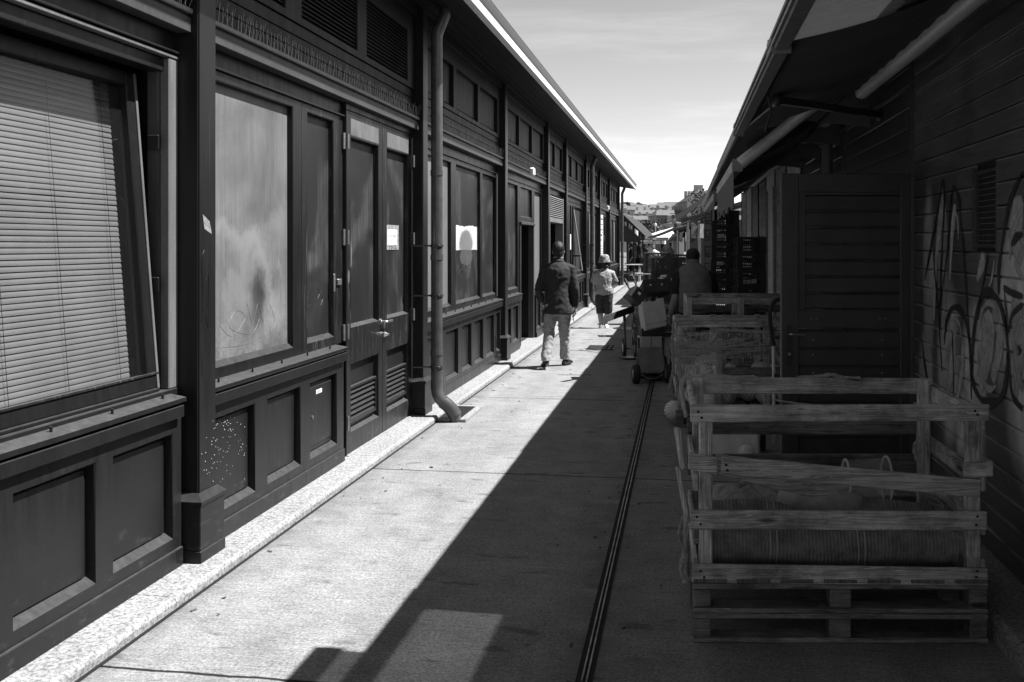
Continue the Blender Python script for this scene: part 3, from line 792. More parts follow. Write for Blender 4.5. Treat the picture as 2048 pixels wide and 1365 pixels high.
# notice on the right leaf: plastic sleeve, sheet, printing
nX = DX-.046
nb = bars([(nX+.002, nX+.005, 8.29, 8.69, 1.597, 1.815)], 'notice_sleeve', clear_plastic('notice_sleeve_plastic', .5, .75), d2, .0005)
nb.data.materials[0] = simple('notice_sleeve_film', .16, .5, 26, .25)
bars([(nX+.0052, nX+.0060, 8.345, 8.635, 1.64, 1.775)], 'notice_sheet', m_paper, d2, .0002)
Mt = Matrix(((0,0,1,nX+.0066), (1,0,0,8.49), (0,1,0,1.718), (0,0,0,1)))
mb = text_mb('FLEISCH4BAR', .040, Mt, .0006); mb.build('notice_print', simple('faded_ink', .18, .3, 60, .8), d2, fix=False)
mb = MB()
for k in range(26):
    y = random.uniform(8.35, 8.62); z = random.uniform(1.603, 1.636); mb.box(nX+.0055, nX+.0066, y, y+random.uniform(.006, .02), z, z+random.uniform(.003, .008), 0)
tag(mb.build('notice_smallprint', m_ink, d2), kind='stuff')
# pale blotches of old stickers on the left leaf, hasp plates on the casement
mb = MB()
def blob(mb, X, y, z, a, b, n=16, j=.15):
    mb.add([(X, y, z)] + [(X, y+a*math.cos(2*PI*k/n)*random.uniform(1-j, 1+j), z+b*math.sin(2*PI*k/n)*random.uniform(1-j, 1+j)) for k in range(n)], [[0, k+1, (k+1) % n+1] for k in range(n)])
blob(mb, nX+.0015, 7.38, 1.56, .035, .11); blob(mb, nX+.0016, 7.33, 1.44, .045, .06); blob(mb, dX+.0012, 7.205, 1.40, .026, .055, 10, .05)
mb.build('glue_mark', panel_mat('old_glue', .11, .5, seed=7), d1, fix=False)
hp = bars([(UX, UX+.016, 7.0, 7.075, 1.345, 1.39), (UX, UX+.006, 6.935, 6.965, 1.30, 1.43)], 'hasp', m_galv, ch=.003)
each([lambda mb, z=z: mb.tube([(UX+.014, 7.125, z-.06), (UX+.014, 7.125, z+.06)], .012, 10) for z in (2.42, 1.70, .985)], 'casement_hinge', m_galv)

# bay 2
a, b = POSTS[2]+PW, POSTS[3]-PW
wainscot(a, b, [(9.35,9.95), (10.2,10.78), (10.96,11.48), (11.66,12.18), (12.37,12.9), (13.05,13.33)])
sill(a, b-.02)
opening(a, b, .912, 2.57, [(9.25,10.45,.985,2.53), (10.68,12.02,.985,2.53), (12.14,13.12,.985,2.53)], [m_plate2, m_dpanel, m_dpanel], mat=m_paint_worn)
bars([(UX, UX+.018, 13.30, 13.36, .93, 2.59)], 'jamb_bead', m_paint_band)
mb = MB()    # remains of a white poster with a grey stain in it
ys = [(10.72+k*.0575)*SU for k in range(23)]
top = [1.862+.008*math.sin(y*7)+random.uniform(-.005, .005) for y in ys]; bt = [1.575+random.uniform(-.004, .004) for _ in ys]
X = UX-.0378
mb.add([(X, y, z) for y, z in zip(ys, top)] + [(X, y, z) for y, z in zip(ys, bt)], [[k, k+1, 23+k+1, 23+k] for k in range(22)])
def poster_mat():
    t = NT('stained_poster_paper'); W = t.coord('Position'); q = t.sep(W)
    dy = t.math('MULTIPLY', t.math('ADD', q[1], -11.36*SU), 1/.40); dz = t.math('MULTIPLY', t.math('ADD', q[2], -1.66), 1/.175)
    r = t.math('ADD', t.math('SQRT', t.math('ADD', t.math('MULTIPLY', dy, dy), t.math('MULTIPLY', dz, dz))), t.math('MULTIPLY', t.math('SUBTRACT', t.noise(W, 9, 4), .5), .5))
    st = t.rng(t.noise(t.coord('Position', (20, 20, 2)), 2, 4, .7), .3, .7, .1, .2)
    t.base(t.mix(t.rng(r, .78, 1.02, 1, 0, True), t.rng(t.noise(W, 14, 4), .3, .7, .42, .6), st)); t.set(.7); return t.m
ps = mb.build('poster_remnant', poster_mat(), hall, fix=False)
mb = MB(); blob(mb, X-.0004, 11.38*SU, 1.50, .34, .11, 30, .05); mb.build('poster_stain', panel_mat('grey_poster_stain', .07, .7, seed=13), ps, fix=False)
each([lambda mb, pts=pts: mb.tube([(X+.0002, q.x*SU, q.y) for q in spline([(p[0], p[1], 0) for p in pts], 5)], .003, 4) for pts in ([(10.85,1.33),(11.0,1.40),(11.15,1.36),(11.3,1.40),(11.45,1.35),(11.6,1.38)], [(10.9,1.30),(11.1,1.35),(11.2,1.31)], [(12.3,2.0),(12.4,2.12),(12.6,2.15)], [(11.0,1.98),(11.1,2.1),(11.3,2.14)])], 'scratched_tag', m_paint_worn)

# bay 3: panel, doorway with inner door, zinc panel
a, b = POSTS[3]+PW, POSTS[4]-PW
wainscot(a, 14.98, [(13.72,14.22), (14.36,14.86)]); sill(a, 15.02); bars([(-2.598, UX, 14.99, 15.30, .056, .91)], 'wall_panel', m_paint)
opening(a, 14.98, .912, 2.57, [(13.72,14.82,.985,2.53)], [m_dpanel])
opening(14.985, 16.37, 1.9985, 2.57, [(15.08,16.25,2.06,2.53)], [m_paint])
bars([(-2.598, UX+.04, 15.30, 16.73, 1.955, 1.998), (-2.598, UX+.02, 15.30, 15.35, .056, 1.955), (-2.598, UX+.02, 16.68, 16.73, .056, 1.955)], 'doorway_frame', m_paint_band, ch=.005)
dd = bars([(-2.84, -2.80, 15.38, 16.05, .06, 1.80)], 'door', m_dpanel); bars([(-2.797, -2.794, 15.6, 15.8, 1.5, 1.68)], 'notice_sheet', m_paper, dd)
wainscot(16.735, b, [(16.80,17.22), (17.34,17.74)])
opening(16.375, b, .80, 2.57, [(16.52,17.62,.86,2.53)], [m_plate2])
# bay 4: louvred shutter box over a recessed door
a, b = POSTS[4]+PW, POSTS[5]-PW
mb = MB()
for k in range(11): mb.board((HX+.02, a+.28, 2.18+k*.036), (HX+.02, b-.35, 2.18+k*.036), (.03, 0, -.022), (.004, 0, .006), .001)
lv = mb.build('shutter_louver', panel_mat('pale_louver_metal', .26, .2, seed=17), hall)
bars([(-2.598, HX+.03, a+.22, a+.28, .06, 2.57), (-2.598, HX+.03, b-.35, b-.28, .06, 2.57), (-2.598, HX+.025, a+.28, b-.35, 2.06, 2.15)], 'louver_frame', panel_mat('pale_shutter_frame', .16, .3, seed=19), lv, .004)
bars([(-2.598, HX, a, a+.215, .056, 2.57), (-2.598, HX, b-.275, b, .056, 2.57)], 'wall_panel', m_paint)
dd = bars([(-2.82, -2.78, a+.3, a+1.25, .06, 1.85)], 'door', m_plate2); bars([(-2.777, -2.774, a+.55, a+.75, 1.5, 1.7)], 'notice_sheet', m_paper, dd)
# bay 5: narrow boards, tilted casement, small wicket
a, b = POSTS[5]+PW, POSTS[6]-PW
wainscot(a+.9, b, bay_cells(a+.95, b-.05, 5, .14)); sill(a+1.3, b-.02, False)
opening(a, b, .912, 2.57, [(a+.12,a+.65,.3+.7,2.5), (a+.95,a+1.25,1.0,2.5), (a+1.4,a+1.7,1.0,2.5), (a+1.85,a+3.6,1.0,2.5)], [m_paint, m_plate2, m_dpanel, m_void])
bars([(-2.598, HX, a, a+.895, .15, .90)], 'wall_panel', m_paint)
mb = MB(); mb.board((UX-.01, a+2.3, 2.45), (UX+.10, a+3.2, 1.0), (0, .15, .02), (.02, 0, 0), .003); mb.build('leaning_shutter', m_plate2, hall)
bars([(HX+.01, HX+.16, a+1.5, a+2.0, 1.36, 1.40)], 'shelf_bracket', m_paint)
bars([(HX+.001, HX+.006, a+.95, a+1.12, 1.52, 1.86)], 'notice_sheet', m_paper)
# bays 6-8
a, b = POSTS[6]+PW, POSTS[7]-PW
wainscot(a, b, bay_cells(a, b-.05, 5, .14)); sill(a, b-.02, False)
opening(a, b, .912, 2.57, [(a+.1,a+1.0,1.0,2.5), (a+1.25,a+2.5,1.62,2.5), (a+1.25,a+2.5,1.0,1.5), (a+2.75,b-.25,1.0,2.5)], [m_paint, m_plate2, m_paint, m_plate2])
a, b = POSTS[7]+PW, POSTS[8]-PW
wainscot(a, b, bay_cells(a, b-.05, 5, .14)); sill(a, b-.02, False)
opening(a, b, .912, 2.57, [(a+.2,a+1.0,1.0,2.5), (a+1.25,a+2.3,1.0,1.75), (a+1.25,a+2.3,1.9,2.5), (a+2.5,b-.25,1.0,2.5)], [m_paint, m_paint, m_paint, m_plate2])
# upright lettered board standing out beside the opening
sg = bars([(HX+.005, HX+.03, a+.35, a+1.15, .95, 2.52)], 'sign_board', m_paper, ch=.004)
mb = MB(); z = 2.47; seq = [.02,.05,.06,.03,.07,.04,.05,.06,.03,.05,.06]
for k in range(11):
    if k % 2: mb.box(HX+.0305, HX+.032, a+.42, a+.42+random.choice((.3,.5,.62)), z-seq[k], z, 0)
    else: mb.box(HX+.0305, HX+.032, a+.72, a+.80+random.uniform(0, .2), z-seq[k], z, 0)
    z -= seq[k]+.03
while z > .98:
    mb.box(HX+.0305, HX+.032, a+.44, a+1.06, z-.022, z, 0); z -= .05
mb.build('sign_lettering', m_ink, sg)
a, b = POSTS[8]+PW, POSTS[9]-PW
wainscot(a, b, bay_cells(a, b-.05, 6, .14)); sill(a, b-.02, False)
opening(a, b, .912, 2.57, [(a+.15,a+1.0,1.0,2.5), (a+1.25,a+2.3,1.0,2.5), (a+2.55,a+3.6,1.0,2.5), (a+3.8,b-.2,1.0,2.5)], [m_plate2, m_dpanel, m_plate2, m_dpanel])
# floodlights on the band
for y in (15.2, 30.9):
    bars([(-2.35, -2.27, y, y+.14, 2.70, 2.83)], 'flood_lamp', m_white, ch=.02)

# --- eaves: soffit boards, white fascia, gutter, roof
mb = MB()
xs = [(-2.52 + k*.1085) for k in range(7)]
for p, q in zip(xs, xs[1:]):
    za = 3.885 - (p+2.52)*.17; zb = 3.885 - (q+2.52)*.17
    mb.board(((p+q)/2, -3.1, (za+zb)/2), ((p+q)/2, 38.95, (za+zb)/2), ((q-p)-.006, 0, (zb-za)), (.002, 0, .02), .003)
mb.box(-8.4, -2.53, 38.31, 38.95, 3.9, 3.925, 0)
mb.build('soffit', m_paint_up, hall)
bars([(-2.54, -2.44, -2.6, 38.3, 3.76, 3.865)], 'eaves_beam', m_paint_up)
def fascia():
    t = NT('peeling_white_fascia'); P = t.coord('Position'); n = t.noise(t.coord('Position', (6, 1.1, 9)), 2.3, 5, .7)
    t.base(t.rng(n, .62, .70, .78, .10)); t.set(.55); return t.m
bars([(-1.868, -1.800, -3.1, 38.95, 3.745, 3.825)], 'fascia', fascia(), ch=.002)
mb = MB()
prof = [(-1.86, 3.828), (-1.835, 3.826), (-1.812, 3.835), (-1.80, 3.86), (-1.797, 3.93), (-1.79, 3.945), (-1.80, 3.952), (-1.808, 3.93), (-1.815, 3.87), (-1.86, 3.86)]
n = len(prof); vs = [(x, -3.1, z) for x, z in prof] + [(x, 38.95, z) for x, z in prof]
mb.add(vs, [[k, (k+1) % n, n+(k+1) % n, n+k] for k in range(n)] + [list(range(n)), list(range(n, 2*n))[::-1]])
mb.build('gutter', m_dmetal, hall)
mb = MB(); mb.board((-5.1, -3.1, 4.66), (-5.1, 38.95, 4.66), (6.6, 0, -1.5), (.02, 0, .09), .004); rf = mb.build('roof', m_roof, hall)
mb = MB(); mb.prism([(-8.2, 38.28, 3.9), (-2.598, 38.28, 3.9), (-2.0, 38.28, 3.96), (-8.2, 38.28, 5.3)], (0,0,0), (0,.02,0)); mb.build('gable', m_paint_up, hall)

# --- downpipes with clamps and shoes
def downpipe(y, x=-2.25, shoe=True):
    r = .054
    pts = spline([(x+.085, y, 3.86), (x+.08, y, 3.78), (x+.04, y, 3.68), (x+.003, y, 3.58), (x, y, 3.45)], 5) + [(x, y, 2.0), (x, y, 1.0)]
    if shoe: pts += spline([(x, y, .42), (x, y, .30), (x+.03, y, .22), (x+.10, y+.02, .14), (x+.155, y+.04, .075), (x+.165, y+.045, .012)], 5)
    else: pts += [(x, y, .02)]
    mb = MB(); mb.tube(pts, r, 18)
    for z in (2.28, 1.50, .62): mb.tube([(x, y, z), (x, y, z+.05)], r+.005, 18)
    if shoe: mb.tube(spline([(x+.055, y+.01, .19), (x+.12, y+.03, .13), (x+.168, y+.045, .055)], 4), r+.009, 18)
    p = mb.build('downpipe', m_pipe, hall, smooth=True)
    def clamp(mb, z): mb.tube([(x, y, z), (x, y, z+.022)], r+.008, 18); mb.tube([(x, y-.0, z+.011), (-2.47, y-.07, z+.011)], .008, 8); mb.box(x+.02, x+.045, y-.075, y-.05, z, z+.022, .003)
    each([lambda mb, z=z: clamp(mb, z) for z in (1.62, 1.16, .50)], 'pipe_clamp', m_dmetal, p, True)
downpipe(8.96); downpipe(24.85); downpipe(38.55, -2.33, False)
# ------------------------------------------------------------------ helpers that read the photograph's measured sight lines (metres out)
CT, ST = math.cos(R(9.7747)), math.sin(R(9.7747))
def at(px, py, d):
    xc = (px-1024)/1991*d
    return V((xc*CT - d*ST, xc*ST + d*CT, 1.65 + (488-py)*d/1991))
def gx(px, d): p = at(px, 488, d); return p.x, p.y
WX = 1.52
# ------------------------------------------------------------------ near stall on the right: sprayed weatherboards, open door, drainpipe
stall = thing('market_stall', 'dark weatherboarded stall with sprayed graffiti and an open boarded door, nearest on the right', 'market stall', (1.9, 3, .095))
def board_rows(name, mat, y0, y1, z0, z1, pitch, holes=(), parent=stall, X=WX, joints=(), jit=.0012):
    mb = MB(); z = z0
    while z < z1-.01:
        zt = min(z+pitch, z1); ys = sorted({y0, y1} | {j for j in joints})
        segs = list(zip(ys, ys[1:]))
        for (ha, hb, hc, hd) in holes:
            if z < hd-.01 and zt > hc+.01:
                ns = []
                for a, b in segs:
                    if b <= ha or a >= hb: ns.append((a, b)); continue
                    if a < ha: ns.append((a, ha))
                    if b > hb: ns.append((hb, b))
                segs = ns
        for a, b in segs:
            dx = random.uniform(-jit, jit)
            # shiplap board: face leans out a little towards its lower edge, groove above
            mb.prism([(X+dx, a+.001, z+.006), (X+dx+.001, a+.001, zt-.010), (X+dx+.016, a+.001, zt-.003), (X+.03, a+.001, zt), (X+.03, a+.001, z), (X+dx+.006, a+.001, z)], (0,a,0), (0,b-.001,0))
        z += pitch
    return mb.build(name, mat, parent)
WIN = (5.255, 5.665, 1.63, 2.035)
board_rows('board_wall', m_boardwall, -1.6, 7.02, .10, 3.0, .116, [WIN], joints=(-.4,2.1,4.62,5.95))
board_rows('board_wall', m_boards2, 7.10, 9.85, 2.16, 3.05, .14)
board_rows('board_wall', m_boards2, 8.02, 9.85, .10, 2.16, .14)
board_rows('board_wall', m_boards2, 10.0, 13.4, .10, 3.05, .15, joints=(11.2,))
for b in [(1.50, 1.58, 7.025, 7.095, .10, 3.0), (1.50, 1.58, 9.86, 9.99, .1, 3.05), (1.49, 1.58, 11.42, 11.5, .1, 3.05)]:
    mb = MB(); mb.box(*b, ch=.004); mb.build('corner_post', m_boards2, stall)
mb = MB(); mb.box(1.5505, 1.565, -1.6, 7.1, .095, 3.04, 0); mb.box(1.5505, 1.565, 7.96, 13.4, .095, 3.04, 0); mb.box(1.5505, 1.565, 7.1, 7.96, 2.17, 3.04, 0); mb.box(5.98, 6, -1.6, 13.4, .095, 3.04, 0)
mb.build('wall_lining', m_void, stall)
for yy in (-1.62, 13.4):
    mb = MB(); mb.box(1.54, 6, yy, yy+.02, .095, 3.06, 0); mb.build('end_wall', m_boards2, stall)
# wire-glazed little window
mb = MB()
for (a, b, c, d) in ((5.255,5.28,1.63,2.035), (5.64,5.665,1.63,2.035), (5.28,5.64,1.63,1.65), (5.28,5.64,2.012,2.035)): mb.box(1.53, 1.60, a, b, c, d, .002)
wn = mb.build('window', m_boards2, stall)
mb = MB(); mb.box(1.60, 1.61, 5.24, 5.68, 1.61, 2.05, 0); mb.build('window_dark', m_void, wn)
mb = MB()
y = 5.30
while y < 5.63: mb.tube([(1.552, y, 1.65), (1.552, y, 2.01)], .0016, 5); y += .030
z = 1.665
while z < 2.0: mb.tube([(1.549, 5.28, z), (1.549, 5.64, z)], .0016, 5); z += .030
mb.build('wire_grille', m_galv, wn)
mb = MB()
for s0 in (5.40, 5.355, 5.315):
    pts = [(1.575, s0 - .05*((z-1.66)/.35) + .008*math.sin(z*200), z) for z in [1.66+k*.0078 for k in range(45)]]
    mb.tube(pts, .010, 6, flat=.3)
mb.build('bead_curtain', m_strap, wn)
# graffiti outlines sprayed on the boards (flat strokes of paint)
def spray(name, a, b, soft):
    """sprayed paint: dense core, thin overspray towards the edges of the stroke"""
    t = NT(name); uv = t.sep(t.coord('UV')); W = t.coord('Position')
    e = t.math('SUBTRACT', 1, t.math('MULTIPLY', t.math('ABSOLUTE', t.math('SUBTRACT', uv[1], .5)), 2))
    e = t.math('ADD', e, t.math('MULTIPLY', t.math('SUBTRACT', t.noise(W, 120, 3, .7), .5), .5))
    op = t.math('MULTIPLY', t.rng(e, soft, soft+.45, 0, 1, True), t.rng(t.noise(W, 7, 3), .3, .6, .72, 1))
    t.base(t.rng(t.noise(W, 30, 2), .3, .7, a, b)); t.set(.6)
    tr = t.node('ShaderNodeBsdfTransparent'); m = t.node('ShaderNodeMixShader'); t.link(op, m.inputs[0]); t.link(tr.outputs[0], m.inputs[1]); t.link(t.b.outputs[0], m.inputs[2]); t.link(m.outputs[0], t.out.inputs['Surface'])
    return t.m
gm = spray('black_spray_paint', .005, .010, .15)
def stroke(pts, w, name='graffiti_stroke', mat=None):
    q = spline([(p[0], p[1], 0) for p in pts], 8); mb = MB(); vs = []; w = w*2.0; n = len(q); rr = random.uniform(0, 6)
    for i, p in enumerate(q):
        t = (q[min(i+1, n-1)] - q[max(i-1, 0)]).normalized(); nn = V((-t.y, t.x, 0)); ww = w*(.5 + .5*min(1, min(i, n-1-i)/6))*(1+.22*math.sin(i*.33+rr))
        for s in (-1, 0, 1):
            a = p + nn*ww*s*.5; vs.append((WX-(.0034 if mat is None else (.0022 if name == 'graffiti_fill' else .0028)), a.x, a.y))
    F = []; U = []
    for i in range(n-1):
        for k in range(2): F.append([3*i+k, 3*i+k+1, 3*i+k+4, 3*i+k+3]); U.append([(i/8, k*.5), (i/8, k*.5+.5), ((i+1)/8, k*.5+.5), ((i+1)/8, k*.5)])
    mb.add(vs, F, U)
    mb.build(name, mat or gm, stall, fix=False)
def onwall(px, py, X=WX):
    u = (px-1024)/1991; Y = X*(CT+u*ST)/(u*CT-ST); d = -X*ST+Y*CT
    return (Y, 1.65+(488-py)*d/1991)
gf = spray('grey_spray_fill', .28, .55, .0)
for l, w in (([(1868,640),(1872,540),(1880,450),(1888,395)], .09), ([(1900,560),(1905,470),(1911,410)], .08), ([(1960,770),(1972,720),(1978,660),(1982,625)], .22), ([(1985,760),(1998,700),(1998,650)], .16), ([(2047,700),(2035,640),(2040,600)], .2), ([(2030,800),(2036,740),(2044,700)], .14), ([(2047,520),(2030,480),(2036,430),(2046,400)], .16), ([(1898,780),(1906,720),(1912,660)], .12), ([(1915,800),(1925,740),(1926,680)], .08), ([(1955,560),(1965,530),(1972,520)], .1)):
    stroke([onwall(*p) for p in l], w*.6, 'graffiti_fill', gf)
def pxs(l, w): stroke([onwall(*p) for p in l], w)
pxs([(1850,560),(1862,500),(1875,430),(1886,365),(1890,400),(1886,480),(1882,560),(1880,680)], .028)
pxs([(1880,620),(1896,500),(1903,400),(1910,376),(1919,400),(1922,430)], .026)
pxs([(1920,420),(1926,480),(1932,560),(1937,640),(1942,720),(1944,800)], .028)
pxs([(1867,480),(1870,540),(1877,620),(1882,700),(1885,745)], .02)
pxs([(1890,690),(1893,650),(1902,622),(1912,615),(1924,625),(1934,650),(1940,690)], .03)
pxs([(1905,660),(1907,700),(1908,760),(1907,815)], .02)
pxs([(1845,680),(1852,740),(1865,790),(1885,810),(1900,800)], .026)
pxs([(1946,760),(1946,700),(1952,640),(1962,600),(1975,585),(1990,592),(2005,620),(2014,670),(2016,720),(2012,770),(2000,800),(1980,808),(1962,798),(1950,775),(1944,750)], .036)
pxs([(1978,505),(1970,550),(1963,590),(1957,640)], .024)
pxs([(2047,345),(2030,380),(2015,430),(2005,490),(1999,540),(1998,590)], .032)
pxs([(2047,470),(2035,475),(2024,490)], .034)
pxs([(2008,575),(2022,585),(2047,594)], .034)
pxs([(2010,580),(2013,620),(2017,660),(2026,630),(2047,610)], .03)
pxs([(2018,690),(2020,740),(2026,790),(2047,820)], .03)

gl = spray('pale_spray_paint', .3, .5, .05)
for l, w in (([(1880,470),(1884,430),(1889,400),(1893,440)], .02), ([(1906,470),(1911,430),(1916,440),(1918,480)], .018), ([(1958,660),(1966,620),(1980,606),(1994,622),(2003,660)], .022), ([(1956,700),(1962,750),(1978,778),(1994,772)], .024),
             ([(2047,420),(2036,440),(2026,470),(2020,520)], .03), ([(2030,520),(2040,545),(2047,560)], .03), ([(1990,520),(1984,560),(1978,575)], .02), ([(2028,680),(2036,740),(2047,780)], .04), ([(1900,700),(1898,650),(1908,638),(1920,650),(1926,690)], .016),
             ([(2047,640),(2038,650),(2032,680)], .03), ([(1888,560),(1890,620),(1888,680)], .016)):
    stroke([onwall(*p) for p in l], w, 'graffiti_highlight', gl)
# drainpipe, door
mb = MB(); mb.tube([(1.44, 10.52, .1), (1.44, 10.52, 2.86)], .055, 18)
for z in (.7, 2.3): mb.tube([(1.44, 10.52, z), (1.44, 10.52, z+.04)], .062, 18)
mb.build('drainpipe', simple('grey_drainpipe', .12, .18, 40, .5), stall, smooth=True)
mb = MB(); mb.box(1.50, 1.57, 7.096, 7.13, .10, 2.16, .003); mb.box(1.50, 1.57, 7.94, 8.015, .10, 2.16, .003); mb.box(1.50, 1.57, 7.13, 7.94, 2.125, 2.16, .003)
mb.build('door_frame', m_boards2, stall)
# the open leaf stands square to the wall; local frame: u from free edge to hinge, z up, n towards the camera
A, B = V((.650, 6.965, 0)), V((1.515, 7.105, 0)); du = (B-A).normalized(); dn = V((du.y, -du.x, 0))
def DP(u, z, n=0): return A + du*u + dn*n + V((0, 0, z))
DW = (B-A).length
def dbox(mb, u0, u1, z0, z1, n0, n1, ch=.003):
    if u1-u0 > z1-z0: mb.board(DP(u0, (z0+z1)/2, (n0+n1)/2), DP(u1, (z0+z1)/2, (n0+n1)/2), V((0,0,z1-z0)), dn*(n1-n0), ch)
    else: mb.board(DP((u0+u1)/2, z0, (n0+n1)/2), DP((u0+u1)/2, z1, (n0+n1)/2), du*(u1-u0), dn*(n1-n0), ch)
m_door = simple('dark_gloss_door_paint', .05, .075, 6, .38, bump=.3, bscale=120)
mb = MB()
dbox(mb, 0, .118, .12, 2.125, -.02, .022, .005); dbox(mb, DW-.075, DW, .12, 2.125, -.02, .022, .005)
dbox(mb, .118, DW-.075, 2.0, 2.125, -.02, .022, .004); dbox(mb, .118, DW-.075, 1.08, 1.20, -.02, .021, .004); dbox(mb, .118, DW-.075, .12, .22, -.02, .022, .004)
dbox(mb, .118, .165, 1.2, 2.0, -.02, .012, .003); dbox(mb, .165, DW-.075, 1.98, 2.0, -.02, .012, .003)
dr = mb.build('door', m_door, stall)
mb = MB()
for k in range(7):
    z = 1.205+k*.111
    mb.prism([DP(.166, z, .0), DP(.166, z+.012, .014), DP(.166, z+.10, .002), DP(.166, z+.109, -.012), DP(.166, z, -.012)], (0,0,0), du*(DW-.075-.166))
mb.build('door_boards', m_door, dr)
mb = MB()
for k in range(7):
    z = .222+k*.122
    if z > 1.05: break
    mb.prism([DP(.12, z, .010), DP(.12, z+.095, .010), DP(.12, z+.118, -.004), DP(.12, z+.118, -.015), DP(.12, z, -.015)], (0,0,0), du*(DW-.075-.12))
mb.build('door_boards', m_door, dr)
def bolt(mb, p, r=.007): mb.lathe([(r,0), (r,.004), (r*.4,.007)], (0,0,0), 10, 'x') if 0 else mb.ball(p, r, 10, 6)
each([lambda mb, u=u, z=z: bolt(mb, DP(u, z, .013)) for z in (.40,.525,.65,.775,.90,1.0) for u in (.215,.68)] + [lambda mb, u=u: bolt(mb, DP(u, 1.145, .023)) for u in (.20,.235,.66,.70)], 'bolt', m_galv, dr)
mb = MB(); dbox(mb, .03, .07, .82, 1.10, .022, .026, .002)
hd = mb.build('handle_plate', m_dmetal, dr)
mb = MB(); mb.tube(spline([DP(.05, 1.04, .022), DP(.05, 1.04, .06), DP(.06, 1.042, .068), DP(.15, 1.04, .066)], 4), .008, 8); mb.build('door_handle', m_steel, hd, smooth=True)
mb = MB(); mb.tube([DP(.05, .905, .026), DP(.05, .905, .036)], .011, 10); mb.build('lock_cylinder', m_steel, hd)
each([lambda mb, z=z: mb.tube([DP(DW+.004, z, .026), DP(DW+.004, z+.1, .026)], .009, 8) for z in (.4, 1.1, 1.85)], 'hinge', m_dmetal, dr)
# eave, gutter and roof of the near stall
mb = MB(); mb.prism([(1.20,-1.8,2.90), (1.20,-1.8,2.95), (6.2,-1.8,4.3), (6.2,-1.8,4.22), (1.6,-1.8,3.0)], (0,-1.8,0), (0,8.2,0)); mb.build('roof', m_roof, stall)
mb = MB(); mb.prism([(1.10,-1.8,2.87), (1.10,-1.8,2.955), (1.115,-1.8,2.955), (1.12,-1.8,2.89), (1.19,-1.8,2.89), (1.19,-1.8,2.87)], (0,-1.8,0), (0,8.2,0)); mb.build('gutter', m_dmetal, stall)
mb = MB()
for k in range(9): mb.board((1.21, -1+k*1.0, 2.875), (1.53, -4+k*1.0, 2.975), (0, .06, 0), (0, 0, .09), .003)
mb.build('rafter', m_wood_d, stall)
mb = MB(); mb.prism([(.47,8.10,2.60), (.47,8.10,2.66), (1.7,8.10,3.16), (6.2,8.10,4.4), (6.2,8.10,4.33), (1.7,8.10,3.09)], (0,8.10,0), (0,13.5,0)); mb.build('canopy_roof', m_roof, stall)
mb = MB(); mb.box(.44, .469, 8.10, 13.5, 2.57, 2.68, .003); mb.build('canopy_edge', m_awnbar, stall)

mb = MB()
q = [(1.47, y, 2.74-.035*abs(math.sin((y-2)*.9))) for y in [2+k*.35 for k in range(33)]]
mb.tube(q, .009, 6); mb.build('sagging_cable', m_dmetal, stall, smooth=True)
each([lambda mb, y=y: mb.prism([(1.52,y,2.98), (.62,y,2.66), (.62,y,2.61), (1.0,y,2.68), (1.52,y,2.62)], (0,0,0), (0,.035,0)) for y in (8.6, 10.2, 11.8, 13.2)], 'eave_bracket', m_wood_d, stall)
# ------------------------------------------------------------------ further stalls on the right
def far_stall(label, y0, y1, mats, extra=None, X=WX, eave=True, roofx=.45, z0=.095):
    t = thing('market_stall', label, 'market stall', (X+.6, (y0+y1)/2, z0))
    n = len(mats); w = (y1-y0)/n
    for k, m in enumerate(mats):
        board_rows('wall_panel', m, y0+k*w+.06, y0+(k+1)*w-.06, .10, 2.95, .17 if k % 2 else .24, (), t, X, joints=[y0+k*w+.06+q*.5 for q in range(1, int((w-.12)/.5)+1)] if k % 2 == 0 else ())
    for k in range(n+1):
        mb = MB(); mb.box(X-.015, X+.06, y0+k*w-.055, y0+k*w+.055, .095, 3.0, .005); mb.build('corner_post', m_paint_band if k % 2 else m_boards2, t)
    mb = MB(); mb.box(X+.032, X+3, y0+.01, y1-.01, .095, 3.05, 0); mb.build('wall_lining', m_void, t)
    if eave:
        mb = MB(); mb.prism([(roofx+.03,y0,2.60), (roofx+.03,y0,2.66), (1.7,y0,3.16), (5.5,y0,4.3), (5.5,y0,4.24), (1.7,y0,3.09)], (0,y0,0), (0,y1,0)); mb.build('roof', m_roof, t)
        mb = MB(); mb.box(roofx, roofx+.029, y0, y1, 2.57, 2.68, .003); mb.build('eave_board', m_awnbar, t)
    return t
m_tile2 = simple('mottled_stall_panel', .16, .6, 9, .7, bump=.2, detail=8)
st2 = far_stall('pale boarded stall behind the tall crate stacks, second along the right side', 13.5, 21.0, [m_tile, m_tile2, m_tile, m_dpanel])
each([lambda mb, k=k: mb.box(1.44, 1.50, 15.2+k*1.6, 15.26+k*1.6, .1, 2.6, .01) for k in range(3)], 'upright_pipe', m_galv, st2)
# pale strip lying along the wall head
st3 = far_stall('dark open fronted stall farthest along the shaded right side', 21.0, 27.0, [m_dpanel, m_tile2, m_dpanel])

